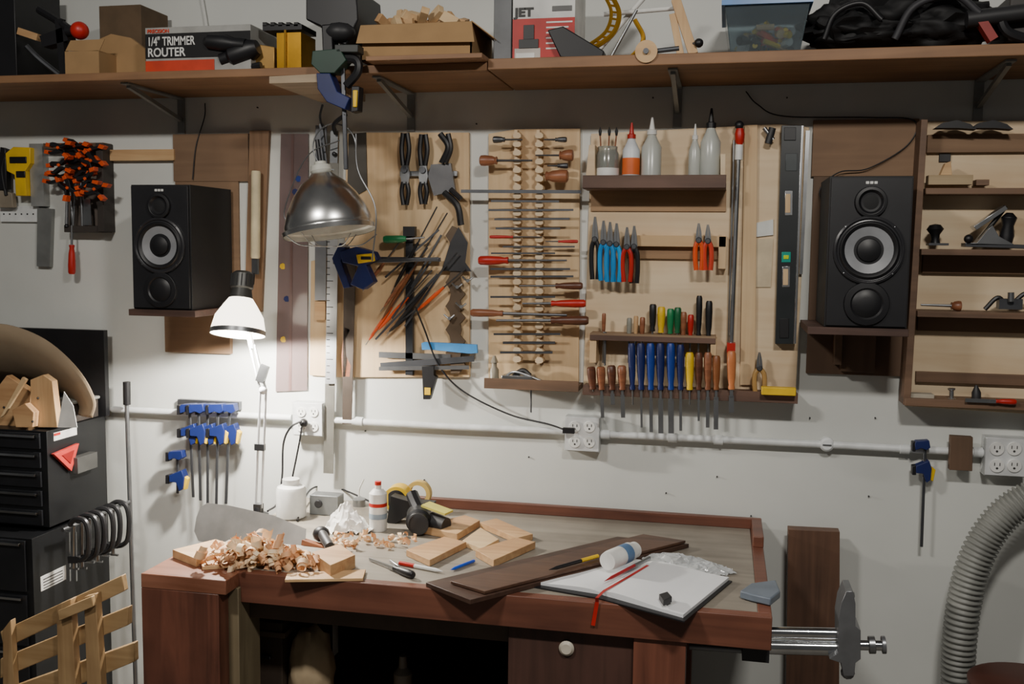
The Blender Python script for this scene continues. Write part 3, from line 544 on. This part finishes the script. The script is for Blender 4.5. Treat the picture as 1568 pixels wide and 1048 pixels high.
for k in range(6):
    an = k*math.pi/3+.3; p = e+Vector((math.cos(an)*70*u, math.sin(an)*70*u, 0)); q = e+Vector((math.cos(an)*25*u, math.sin(an)*25*u, -.035)); g.tube([p, (p+q)/2+Z*-.012, q], .0016, STL, 4, 6)
g.torus(e+Vector((0, 0, -.035)), Z, 25*u, .0016, STL); g.torus(W(512, 225, d), Y, .062, .002, STL, a0=0, a1=4.9)
g.tube([W(545, 205, d), W(548, 260, d), W(575, 320, d), W(570, 400, d)], .0022, STL); g.tube([W(444, 345, d), W(436, 320, d), W(470, 240, d), W(520, 215, d)], .0018, STL); g.done()
g = G('lamp_stem'); g.ob(W(513, 200, .3), W(512, 250, .3), .022, .01, ALU); g.ball(W(512, 236, .31), .007, BLK); g.ob(W(492, 190, .3), W(500, 255, .3), .01, .01, DSTL); g.done()
g = G('hanging_clamp'); g.pz([(478, 78), (520, 74), (530, 92), (512, 112), (490, 112), (476, 98)], .345, .39, M('1E3A2E', .5)); g.pz([(484, 112), (505, 112), (516, 140), (535, 150), (528, 168), (500, 156), (486, 136)], .345, .39, NAVY); g.pz([(538, 132), (550, 132), (548, 170), (537, 172)], .345, .38, BLK); g.pz([(540, 138), (547, 138), (546, 164), (540, 164)], .37, .385, YEL)
g.tube([W(520, 90, .37), W(545, 92, .37), W(548, 110, .37), W(530, 132, .37)], .012, BLK); g.ob(W(524, 70, .36), W(530, 260, .36), .012, .008, DSTL); g.pz([(512, 68), (548, 68), (548, 80), (512, 80)], .345, .39, M('2A2E2C', .5)); g.tube([W(494, 160, .36), W(490, 180, .34), W(496, 200, .31)], .003, BLK); g.tube([W(530, 175, .36), W(512, 190, .34), W(514, 205, .31)], .006, BLK); g.done(.002)
g = G('quick_grip_clamp'); g.pz([(520, 385), (545, 378), (572, 386), (578, 398), (560, 406), (572, 432), (556, 444), (536, 436), (548, 408), (524, 402)], .07, .11, NAVY); g.pz([(545, 390), (572, 388), (574, 400), (548, 404)], .108, .116, YEL); g.bp(552, 393, 568, 398, .112, .118, BLK)
g.ob(W(510, 402, .09), W(672, 397, .09), .012, .006, DSTL); g.pz([(508, 396), (520, 372), (530, 378), (522, 400), (536, 440), (526, 442)], .07, .105, NAVY); g.done(.002)
# ---------------------------------------------------------------- workbench
x0, x1 = -1.33, .125; yb, yf = -.02, -.745
TOP = WD('9A9182', '6E665A', 'X', .5, .5); DKI = M('2A211C', .8)
g = G('workbench'); g.box((x0+.03, yf+.03, BZ-.03), (x1-.03, yb, BZ), TOP)
g.box((x0+.18, yf, BZ-.075), (x1, yf+.03, BZ+.0005), MAH); g.box((x1-.03, yf+.03, BZ-.075), (x1, yb, BZ+.0005), MAH)
g.box((-.98, yb-.02, BZ), (x1, yb, BZ+.03), MAH); g.box((x1-.028, -.22, BZ+.0005), (x1, yb-.021, BZ+.03), MAH)
px0, px1 = W(216, 900, .81).x, W(334, 900, .81).x
g.box((px0, -.81, BZ-.035), (px1+.02, yf+.1, BZ+.0006), WD('A0664A', '744228', 'X', .9, .4)); g.box((px0, -.81, 0), (px1, -.76, BZ-.035), MAHZ)
g.box((px0, -.758, 0), (px1+.025, yf+.1, BZ-.035), WD('8A7A5A', '66583E', 'Z')); g.box((x0+.02, yf+.1, 0), (x0+.12, -.03, BZ-.03), MAHZ)
lx0, lx1 = W(970, 1000, .73).x, W(1050, 1000, .73).x
g.box((lx0, yf+.01, 0), (lx1, yf+.09, BZ-.03), MAHZ); g.box((lx0, -.12, 0), (lx1, -.04, BZ-.03), MAHZ)
g.box((px1, -.70, BZ-.13), (lx0, -.68, BZ-.03), M('4A3A2C', .6))
cx0 = W(780, 1000, .7).x
g.box((cx0, -.715, .1), (lx0, -.70, BZ-.076), WD('54352A', '3A241C', 'Z')); g.box((px1, -.7, .08), (lx0, -.05, .1), MDFD); g.box((px1, -.06, .1), (lx0, -.04, BZ-.031), DKI); g.box((cx0, -.7, .1), (cx0+.015, -.05, BZ-.031), DKI)
g.box((px1+.02, -.66, .42), (cx0, -.06, .44), MDFD); g.done(.002)
c = W(868, 992, .715); g = G('cabinet_knob'); g.lathe(c+Y*.0, c-Y*.012, [(0, .017), (.5, .018), (1, .012)], M('C8C0B0', .4), 20); g.done()
g = G('beige_dust_bag'); bgc = W(462, 1010, .5); g.ball(Vector((bgc.x+.03, -.5, .56)), 1, M('B8A484', .85), (.062, .06, .118), 3, .12); g.done(0, 60)
g = G('drawer_box'); dx0, dx1 = W(356, 1000, .55).x, W(432, 1000, .55).x; g.box((dx0, -.55, .445), (dx1, -.2, .70), M('4A3E34', .7)); g.box((dx0+.03, -.56, .6), (dx1-.03, -.55, .61), DSTL); g.box((dx0-.005, -.555, .66), (dx1+.01, -.2, .675), M('6A5A48', .7)); g.done(.002)
c = W(617, 1035, .45); g = G('spray_can'); g.lathe(Vector((c.x, c.y, .441)), Vector((c.x, c.y, .60)), [(0, .025), (.7, .025), (.8, .012), (1, .01)], M('7A7468', .4)); g.done()
# end vise and walnut board
VS = M('85878A', .35, .7)
g = G('end_vise')
for py, r in ((970, .013), (992, .018)):
    a = W(1196, py, .62); b = W(1300, py+1, .62); g.cyl(Vector((x1+.001, a.y, a.z)), b, r, CHR, seg=20)
g.pz([(1288, 925), (1296, 906), (1306, 906), (1310, 925), (1310, 960), (1318, 966), (1318, 1010), (1310, 1016), (1308, 1036), (1292, 1036), (1288, 1016), (1270, 1010), (1284, 1000), (1284, 950)], .58, .66, VS)
g.cyl(W(1310, 988, .62), W(1352, 989, .62), .012, CHR); g.cyl(W(1330, 988, .62), W(1340, 988, .62), .02, STL); g.cyl(W(1350, 988, .62), W(1356, 988, .62), .02, VS); g.ball(W(1298, 912, .62), .016, STL); g.ball(W(1298, 1030, .62), .016, VS)
g.cyl(W(1055, 990, .6), Vector((x1, -.6, W(1190, 1000, .6).z)), .008, VS); g.box((x1-.06, -.68, BZ-.13), (x1, -.56, BZ-.076), DK); g.done(.001)
g = G('walnut_board'); g.pz([(1207, 811), (1286, 815), (1284, 1300), (1200, 1300)], .05, .09, WALZ); g.done(.001)
# ---------------------------------------------------------------- things on the bench
def slab(name, pts, h, mat, z=BZ, bev=.001):
    g = G(name); g.prism([T(x, y, z+h) for x, y in pts], Vector((0, 0, -h+.0008)), mat); return g.done(bev)
slab('dark_rosewood_plank', [(652, 892), (945, 822), (1055, 833), (720, 919)], .012, WAL)
slab('dark_rosewood_plank', [(690, 890), (985, 818), (1050, 828), (742, 906)], .008, WD('64442F', '3E291F', 'X', 1.4, .45), BZ+.0125)
slab('pine_board', [(264, 842), (330, 826), (372, 838), (300, 856)], .022, PINE); slab('pine_offcut', [(440, 878), (560, 872), (556, 886), (436, 888)], .008, PINE)
slab('pine_block', [(478, 846), (520, 833), (544, 850), (506, 866)], .035, TAN); slab('pine_board', [(300, 850), (470, 842), (476, 858), (310, 868)], .010, PINE)
slab('wood_offcut', [(622, 842), (680, 822), (714, 830), (658, 858)], .018, TAN); slab('wood_offcut', [(728, 842), (790, 823), (820, 830), (756, 858)], .02, TAN)
slab('wood_offcut', [(640, 806), (712, 789), (735, 797), (700, 818)], .02, TAN); slab('wood_offcut', [(735, 800), (760, 794), (816, 818), (792, 824)], .018, TAN); slab('wood_offcut', [(708, 828), (736, 808), (764, 826), (738, 840)], .016, PLYX)
# saw: blade resting on its edge and leaning back, rounded toe, wooden grip
g = G('hand_saw'); BLD = M('B4B2AE', .3, .75)
def lean(x, y):
    p = W(x, y, .5); p.y += (p.z-BZ)*.55; return p
g.prism([lean(*p) for p in [(293, 797), (295, 783), (304, 777), (340, 781), (410, 795), (464, 814), (468, 850), (430, 848), (360, 840), (305, 828), (295, 815)]], Vector((0, .002, -.001)), BLD); g.ob(W(464, 834, .49), W(500, 846, .5), .03, .02, HWD); g.done()
g = G('wood_shavings'); SHV = [M('E6BE92', .65, var=.1), M('D8A478', .65, var=.1), M('F0D6B0', .65, var=.1)]
def curl(c, rad, w, turns, mat):
    i = g.mi(mat); q = Matrix.Rotation(random.uniform(0, 6.28), 3, 'Z')@Matrix.Rotation(random.uniform(0, 3.14), 3, 'X'); pr = None; n = int(9*turns)+2
    dr = random.uniform(.3, 1.1)
    for k in range(n+1):
        an = k/n*turns*6.28; r = rad*(1-.35*k/n); p = Vector((r*math.cos(an), r*math.sin(an), dr*w*k/n*1.5)); a = g.bm.verts.new(c+q@p); b = g.bm.verts.new(c+q@(p+Vector((0, 0, w))))
        if pr: g.fc([pr[0], a, b, pr[1]], i)
        pr = (a, b)
for k in range(165):
    t = max(-1.05, min(1.1, random.gauss(.05, .48))); px = 392+t*84; py = 869+random.gauss(0, 5); hh = max(0, 1-abs(t)*.85)
    c = T(px, py); rr = random.uniform(.008, .017); c.z = BZ+rr+.006+random.random()*hh*.042; curl(c, rr, random.uniform(.01, .02), random.uniform(.6, 1.8), random.choice(SHV))
g.done(0, 60)
g = G('wood_shavings')
for k in range(40):
    c = T(random.uniform(505, 640), random.uniform(824, 845)); c.z = BZ+.014; curl(c, random.uniform(.007, .011), random.uniform(.006, .014), random.uniform(.5, 1.3), random.choice(SHV))
g.done(0, 60)
def onb(px, py): return T(px, py)
g = G('white_plastic_tub'); c = onb(446, 792); g.lathe(c+Z*.0005, c+Z*.115, [(0, .04), (.03, .044), (.72, .044), (.8, .04), (.86, .025), (1, .025)], WHT, 24); g.done()
g = G('spray_glue_can'); c = onb(579, 812)+Z*.0005; g.lathe(c, c+Z*.118, [(0, .024), (.04, .025), (.9, .025), (1, .014)], WHT, 24); g.lathe(c+Z*.035, c+Z*.05, [(0, .0256), (1, .0256)], M('8A9AA8', .5), 24, cap=False); g.lathe(c+Z*.07, c+Z*.08, [(0, .0256), (1, .0256)], RED, 24, cap=False); g.cyl(c+Z*.118, c+Z*.138, .009, WHT); g.cyl(c+Z*.13, c+Z*.14, .0095, RED); g.done()
g = G('crumpled_paper_towel'); PT = M('F2F0EA', .8, var=.03, scale=40, bump=.2)
g.crumple(onb(530, 812), .06, .05, .07, .028, PT, 3.2, .9); g.crumple(onb(545, 814), .045, .035, .02, .026, PT, 8.7, 1.1, 26); g.done(0, 28)
g = G('black_dust_brush'); g.ball(onb(492, 832)+Z*.025, .022, BLK, (1.1, 1, 1)); g.cyl(onb(492, 832)+Z*.03, onb(505, 846)+Z*.014, .013, DK); g.done()
g = G('tape_dispenser'); c = onb(612, 790)+Z*.055; g.lathe(c+X*-.004+Y*.02, c-Y*.03, [(0, .04), (1, .04)], YEL, 30); g.lathe(c-Y*.0305, c-Y*.032, [(0, .03), (1, .03)], BLK, 30); g.lathe(c-Y*.033, c-Y*.034, [(0, .018), (1, .018)], M('B08A50'), 24)
g.pz([(598, 760), (625, 768), (662, 772), (660, 782), (630, 786), (600, 806), (592, 800)], .2, .24, BLK); g.done(.001)
g = G('masking_tape_roll'); c = onb(632, 796)+Z*.065+Vector((0, .06, 0)); g.lathe(c+Y*.012, c-Y*.012, [(0, .038), (1, .038), (1, .026), (0, .026), (0, .038)], M('C8A85A', .6), 32, cap=False); g.done()
g = G('cordless_drill'); a = onb(648, 815)+Z*.04; g.lathe(a+Vector((-.03, .06, 0)), a+Vector((0, -.045, -.005)), [(0, .03), (.3, .036), (.8, .036), (.85, .03), (1, .028)], BLK, 24); g.lathe(a+Vector((0, -.045, -.005)), a+Vector((0, -.052, -.005)), [(0, .03), (.5, .03), (1, .018)], DK, 24)
g.tube([a, a+Vector((-.03, .03, .03)), a+Vector((-.05, .05, .055))], .018, BLK); g.ob(a+Vector((.0, .02, .035)), a+Vector((.075, .0, .02)), .045, .006, M('C8BE5A', .5), Z); g.lathe(a+Vector((.02, .01, -.01)), a+Vector((.07, -.01, -.015)), [(0, .026), (1, .023)], DK); g.done()
g = G('power_cable'); g.tube([T(455, 800)+Z*.005, T(475, 765)+Z*.03, T(510, 760)+Z*.03, T(560, 775)+Z*.02, T(600, 790)+Z*.004], .003, BLK)
g.tube([W(463, 648, .06), W(458, 680, .06), W(448, 730, .05)], .003, BLK); g.done()
g = G('lamp_power_cord'); g.tube([W(462, 645, .09), W(445, 655, .1), W(434, 680, .08), W(432, 730, .08), W(425, 770, .12), T(410, 786)+Z*.006], .0032, BLK); g.ball(W(465, 648, .07), .014, BLK); g.done()
g = G('junction_box'); c = onb(498, 790); g.box((c.x-.05, c.y, BZ+.0005), (c.x+.04, c.y+.05, BZ+.06), M('8E9294', .4, .6)); g.cyl(c+Vector((-.02, 0, .035)), c+Vector((-.02, -.008, .035)), .012, DK); g.done(.002)
g = G('metal_oiler'); c = onb(550, 775); g.tube([c+Z*.02, c+Vector((.0, 0, .05)), c+Vector((.015, 0, .085))], .0025, WHT); g.lathe(c, c+Z*.03, [(0, .02), (.7, .02), (1, .005)], STL); g.done()
g = G('black_cord'); g.tube([W(636, 470, .06), W(650, 505, .05), W(672, 560, .04), W(710, 600, .03), W(780, 635, .03), W(840, 650, .05), W(868, 660, .07)], .0028, BLK); g.ob(W(862, 659, .07), W(880, 660, .07), .016, .014, BLK); g.done()
def pen(name, a, b, r, m, tip=None, dz=0.):
    g = G(name); A, B = T(*a)+Z*(r+.0008+dz), T(*b)+Z*(r+.0008+dz); g.lathe(A, B, [(0, r*.9), (.03, r), (.85, r), (.93, r*.5), (1, r*.1)], m, 12)
    if tip: g.lathe(A-(B-A)*.002, A+(B-A)*.35, [(0, r*1.08), (1, r*1.08)], tip, 12)
    g.done()
driver(T(633, 888)+Z*.011, T(566, 860)+Z*.006, .42, .010, BLK, .004, STL, 'marking_knife', .007)
pen('red_white_marker', (612, 866), (678, 879), .005, WHT, RED); pen('blue_pen', (726, 862), (690, 876), .004, M('1C50C8', .35)); pen('steel_scriber', (598, 862), (612, 872), .004, STL)
# open notebook: cover, two page blocks that curve down into the binding
g = G('open_notebook'); PG = M('E4E6E8', .6, var=.02); zc = BZ+.0035
g.prism([T(x, y, zc) for x, y in [(806, 897), (925, 859), (995, 861), (1121, 890), (1048, 952), (915, 916)]], Vector((0, 0, -.003)), BLK)
def page(s0, s1, e0, e1, h):     # s = spine ends, e = outer ends
    S0, S1, E0, E1 = (T(*p, zc) for p in (s0, s1, e0, e1)); i = g.mi(PG); pr = None; n = 16
    for k in range(n+1):
        t = k/n; hh = .003+h*math.sin(math.pi*min(1, t*1.15+.02)**.55)*.9+(.002 if t > .8 else 0)+h*.25*t
        a, b = S0.lerp(E0, t), S1.lerp(E1, t); V = [g.bm.verts.new(p+Z*z_) for p, z_ in ((a, .0003), (a, hh), (b, hh), (b, .0003))]
        if pr:
            for j in range(3): g.fc([pr[j], pr[j+1], V[j+1], V[j]], i)
        else: g.fc(V, i)
        pr = V
    g.fc(pr[::-1], i)
page((918, 911), (990, 864), (812, 894), (928, 861), .008); page((919, 911), (991, 864), (1046, 947), (1116, 889), .011)
g.done(0, 40)
g = G('red_bookmark_ribbon'); zr = BZ+.0165
P = [T(992, 866, zr), T(960, 885, zr), T(925, 905, zr), T(914, 916, zr)]
for a, b in zip(P, P[1:]): g.ob(a, b, .007, .0008, RED, Z)
e_ = T(912, 921, zr); f_ = Vector((e_.x, -.75, zr-.012)); g.ob(P[-1], f_, .008, .0008, RED, Z); g.ob(f_, f_+Vector((-.008, -.002, -.055)), .009, .001, RED, Y); g.done()
pen('red_pencil', (994, 868), (925, 905), .004, M('A8242A', .4), STL, .018)
pen('black_yellow_pencil', (915, 868), (840, 890), .0045, BLK, YEL, .022)
g = G('white_glue_bottle'); A, B = T(930, 860, BZ+.046), T(972, 842, BZ+.046); g.lathe(A, B, [(0, .010), (0, .022), (.1, .024), (.8, .024), (.9, .02), (1, .02)], WHT, 24); g.lathe(A+(B-A)*.45, A+(B-A)*.7, [(0, .0243), (1, .0243)], M('5A7AA0', .5), 24, cap=False); g.done()
slab('pencil_sharpener', [(1009, 910), (1022, 906), (1029, 914), (1016, 920)], .014, DK, BZ+.0155)
PB = M('E4E8EA', .15, 0, .03, 6, .2, .45)
g = G('clear_plastic_bag'); g.crumple(onb(1035, 862), .085, .05, .012, .014, PB, 2.1, .6, 40, -.2); g.crumple(onb(1085, 874), .06, .035, .012, .012, PB, 6.4, .6, 30, -.3); g.done(0, 25)
g = G('grey_spring_clip'); g.prism([T(1133, 905, BZ+.02), T(1150, 893, BZ+.02), T(1188, 888, BZ+.02), T(1195, 905, BZ+.02), T(1180, 917, BZ+.02), T(1150, 910, BZ+.02)], Vector((0, 0, -.018)), M('6A7480', .4)); g.done(.003)
# ---------------------------------------------------------------- desk lamp
g = G('desk_lamp'); LW = M('D8DADC', .35, .2)
b = T(396, 792); ld = -b.y
g.lathe(b+Z*.0008, b+Z*.03, [(0, .03), (.3, .03), (.5, .015), (1, .012)], BLK, 20)
el = W(403, 598, ld); tp = W(386, 528, ld)
bb = b+Z*.025
for s in (-.009, .009): g.cyl(bb+X*s, el+X*s, .0035, LW, seg=10); g.cyl(el+X*s, tp+X*s*.8, .0035, LW, seg=10)
g.ball(el, .013, LW, (1, .8, 1)); g.ob(bb+X*-.012, bb+X*.012, .03, .02, DSTL); g.ob(W(398, 680, ld), W(398, 690, ld), .03, .014, DSTL); g.ob(W(406, 560, ld), W(398, 585, ld), .026, .012, STL)
hc = W(364, 513, ld+.02); u = S(364, ld)
g.ob(tp+Z*-.01, Vector((hc.x+.02, hc.y+.02, hc.z+.03)), .012, .012, LW)
tilt = Vector((-.02, .26, 1)).normalized()
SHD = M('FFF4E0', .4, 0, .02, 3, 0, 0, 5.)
hL = 56*u
g.lathe(hc, hc+tilt*hL*.13, [(0, 41*u), (1, 41*u)], STL, 40, cap=False)
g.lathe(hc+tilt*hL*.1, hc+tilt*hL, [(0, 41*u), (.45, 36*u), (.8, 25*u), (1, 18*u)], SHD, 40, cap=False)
g.lathe(hc+tilt*.001, hc+tilt*hL*.98, [(0, 40*u), (.5, 33*u), (.85, 21*u), (1, 15*u), (1, 0)], M('FFF8EC', .5, 0, .02, 3, 0, 0, 8.0), 40, cap=False)
g.lathe(hc+tilt*hL, hc+tilt*(hL+42*u), [(0, 18*u), (.1, 17*u), (.35, 15*u), (.4, 17*u), (.9, 17*u), (1, 12*u), (1, 0)], M('4A4A48', .4, .4), 24)
for k in range(16):
    an = k*math.pi/8; p = hc+tilt*(hL+22*u)+Vector((math.cos(an)*17*u, math.sin(an)*17*u, 0)); g.ob(p, p+tilt*18*u, .0025, .003, BLK)
g.ball(hc+tilt*.022, .026, M('FFF8EA', .5, 0, 0, 3, 0, 0, 40.), sub=3); g.done()
def lamp(name, kind, loc, tgt, e, col=(1, 1, 1), **k):
    l = bpy.data.lights.new(name, kind); l.energy = e; l.color = col
    for a, v in k.items(): setattr(l, a, v)
    o = bpy.data.objects.new(name, l); o.location = loc; o.rotation_euler = (Vector(tgt)-Vector(loc)).to_track_quat('-Z', 'Y').to_euler(); bpy.context.collection.objects.link(o); return o
lp = hc-tilt*.008
lamp('desk_lamp_bulb_light', 'SPOT', lp, lp+Vector((.12, -.0, -1)), 78, (1, .94, .85), spot_size=R(174), spot_blend=.2, shadow_soft_size=.03)
lamp('ceiling_light', 'AREA', (-1.35, -2.3, 2.85), (-1.15, -1.4, .9), 29, (1, .95, .88), shape='RECTANGLE', size=.3, size_y=.12)
lamp('ceiling_light', 'AREA', (.35, -2.3, 2.85), (.25, -1.4, .9), 33, (1, .95, .88), shape='RECTANGLE', size=.3, size_y=.12)
# ---------------------------------------------------------------- dust hose and stool
g = G('dust_collection_hose'); hd = .14
P = [W(x, y, hd) for x, y in ((1660, 752), (1600, 757), (1555, 775), (1518, 812), (1492, 862), (1477, 920), (1469, 985), (1467, 1050), (1470, 1150))]
P.append(Vector((P[-1].x+.02, P[-1].y, .05))); P = crom(P, 30); g.tube(P, .03, M('7C7D78', .5), n=0, seg=20, rf=lambda k, n: .044 if k % 4 in (0, 1) else .037); g.done(0, 80)
g = G('round_stool'); c = W(1578, 1046, .4); SM = M('4A2418', .45); g.lathe(c+Vector((0, 0, -.04)), c, [(0, .13), (.3, .14), (.8, .14), (1, .12), (1, 0)], SM, 40)
for k in range(4):
    an = k*math.pi/2+.6; p = c+Vector((math.cos(an)*.09, math.sin(an)*.09, -.04)); g.cyl(p, Vector((c.x+math.cos(an)*.15, c.y+math.sin(an)*.15, 0)), .014, SM)
g.done()
# ---------------------------------------------------------------- left tool chests
xb = W(160, 700, .06).x
def chest(name, pyt, pyb, d1, n):
    g = G(name); zt_ = W(50, pyt, d1).z; zb2 = W(50, pyb, d1).z if pyb < 1100 else .0
    g.box((xb-.75, -d1, zb2), (xb, -.05, zt_), M('141517', .4)); hh = (zt_-zb2)/n
    for k in range(n):
        z0_ = zb2+hh*k; g.box((xb-.73, -d1-.008, z0_+.006), (xb-.02, -d1, z0_+hh-.006), M('1B1C1F', .35)); g.box((xb-.72, -d1-.02, z0_+hh-.018), (xb-.03, -d1-.008, z0_+hh-.011), CHR)
    return g, zt_, zb2
g, ztc, zbc = chest('tool_chest', 660, 806, .34, 5); g.box((xb-.75, -.06, ztc), (xb+.01, -.04, W(160, 506, .05).z), BLK)
g.box((xb, -.31, ztc-.035), (xb+.002, -.2, ztc-.01), WHT); g.box((xb+.002, -.31, ztc-.02), (xb+.003, -.28, ztc-.012), RED); g.done(.003)
g, z2, _ = chest('rolling_tool_cabinet', 826, 2000, .42, 5); g.box((xb, -.39, z2-.17), (xb+.002, -.27, z2-.125), WHT)
for k in range(4): g.box((xb+.002, -.38, z2-.165+k*.009), (xb+.003, -.29, z2-.162+k*.009), DK)
g.done(.003)
g = G('red_triangle_reflector'); A = [Vector((xb+.004, -.33, ztc-.07)), Vector((xb+.004, -.21, ztc-.06)), Vector((xb+.004, -.25, ztc-.14))]
g.prism(A, Vector((.012, 0, 0)), M('C83A34', .4)); cen = sum(A, Vector())/3; g.prism([cen+(p-cen)*.5+X*.0125 for p in A], Vector((.002, 0, 0)), M('8A1A18', .4)); g.box((xb+.001, -.24, ztc-.15), (xb+.03, -.14, ztc-.10), M('4A4A48', .5)); g.done(.002)
g = G('curled_cardboard_sheet'); i = g.mi(M('94826A', .85, var=.08)); prv = None
pth = crom([W(-40, 500, .25), W(10, 497, .25), W(70, 520, .25), W(120, 565, .25), W(146, 612, .25), W(142, 640, .25)], 6)
pin = crom([W(-40, 590, .08), W(0, 585, .08), W(50, 590, .08), W(95, 605, .08), W(120, 620, .08), W(122, 628, .08)], 6)
for p, q in zip(pth, pin):
    row = [g.bm.verts.new(p.lerp(q, t)+Y*-.03*math.sin(t*math.pi)) for t in (0, .25, .5, .75, 1)]
    if prv:
        for j in range(4): g.fc([prv[j], row[j], row[j+1], prv[j+1]], i)
    prv = row
o = g.done(0, 60); s_ = o.modifiers.new('thickness', 'SOLIDIFY'); s_.thickness = .004
for k, (pts, m) in enumerate([([(-10, 655), (-6, 596), (10, 575), (48, 600), (42, 655)], TAN), ([(48, 655), (46, 582), (66, 574), (80, 584), (88, 655)], PINEZ), ([(18, 628), (38, 618), (52, 632), (50, 655), (24, 655)], TAN)]):
    g = G('scrap_wood_block'); g.pz(pts, .26+.027*k, .285+.027*k, m); g.ball(W(pts[1][0]+12, pts[1][1]+28, .287+.027*k), .004, BLK, sub=1); g.done(.002)
g = G('thin_wood_slat'); g.pz([(0, 640), (6, 636), (40, 582), (34, 578)], .325, .335, PLYX); g.done()
g = G('paper_card'); g.pz([(88, 655), (98, 600), (112, 622), (118, 655)], .322, .324, WHT); g.done()
g = G('shoe_box'); g.box((xb-.09, -.2, ztc+.001), (xb-.01, -.07, ztc+.06), M('3A3430', .6)); g.box((xb-.1, -.21, ztc+.06), (xb-.005, -.066, ztc+.07), M('8C8C86', .6)); g.done(.003)
def cclamp(px, py, s, d):
    g = G('c_clamp'); P = lambda x, y: W(px+x*s, py+y*s, d); CM = M('3C3C3E', .35, .6)
    g.tube([P(0, 0), P(2, -8), P(14, -14), P(28, -8), P(34, 15), P(32, 50), P(22, 62), P(10, 64)], .008, CM, 5); g.cyl(P(6, 0), P(6, 78), .006, STL); g.ob(P(-3, 78), P(15, 80), .006, .006, STL); g.ob(P(-2, 62), P(16, 62), .02, .016, CM); g.done()
for k in range(6): cclamp(108+k*12, 806-k*5, .82+.05*(k % 2), .38-k*.05)
g = G('clamp_hanging_rail'); g.cyl(W(96, 812, .36), W(200, 768, .08), .006, STL); g.done()
g = G('hanging_bar_clamp_set')
for x in (104, 114): g.ob(W(x, 815, .38), W(x+1, 890, .38), .012, .006, STL)
g.done()
g = G('vacuum_wand_pole'); g.cyl(W(194, 615, .06), W(216, 1300, .16), .007, M('8A8C8E', .3, .8)); g.cyl(W(194, 585, .06), W(194.5, 620, .06), .012, BLK); g.done()
g = G('wooden_clamp_crate'); d = .72
g.pz([(0, 968), (186, 882), (190, 906), (6, 994)], d, d+.02, CRX); g.pz([(0, 1010), (196, 930), (196, 958), (0, 1040)], d, d+.02, CRX); g.pz([(20, 1052), (205, 985), (206, 1014), (22, 1090)], d, d+.02, CRX)
g.pz([(86, 928), (108, 918), (124, 1200), (92, 1200)], d+.02, d+.045, CRZ); g.pz([(128, 915), (146, 910), (164, 1200), (138, 1200)], d+.02, d+.045, CRZ); g.pz([(88, 936), (140, 914), (142, 930), (90, 952)], d+.045, d+.06, CRX)
g.pz([(4, 965), (16, 950), (24, 1100), (4, 1100)], d+.02, d+.04, CRZ); g.box((W(0, 1000, d).x, -.72, 0), (W(200, 1000, d).x, -.5, .4), CRX); g.done(.002)
# ---------------------------------------------------------------- camera & world
w = bpy.data.worlds.new('workshop_ambient'); bpy.context.scene.world = w; w.use_nodes = True
w.node_tree.nodes['Background'].inputs[0].default_value = (1, .98, .95, 1); w.node_tree.nodes['Background'].inputs[1].default_value = .06
cam = bpy.data.cameras.new('camera'); cam.lens = 36*F/1568; cam.sensor_width = 36; co = bpy.data.objects.new('camera', cam)
mw = Matrix((rt, up, -fw)).transposed().to_4x4(); mw.translation = C; co.matrix_world = mw
bpy.context.collection.objects.link(co); bpy.context.scene.camera = co
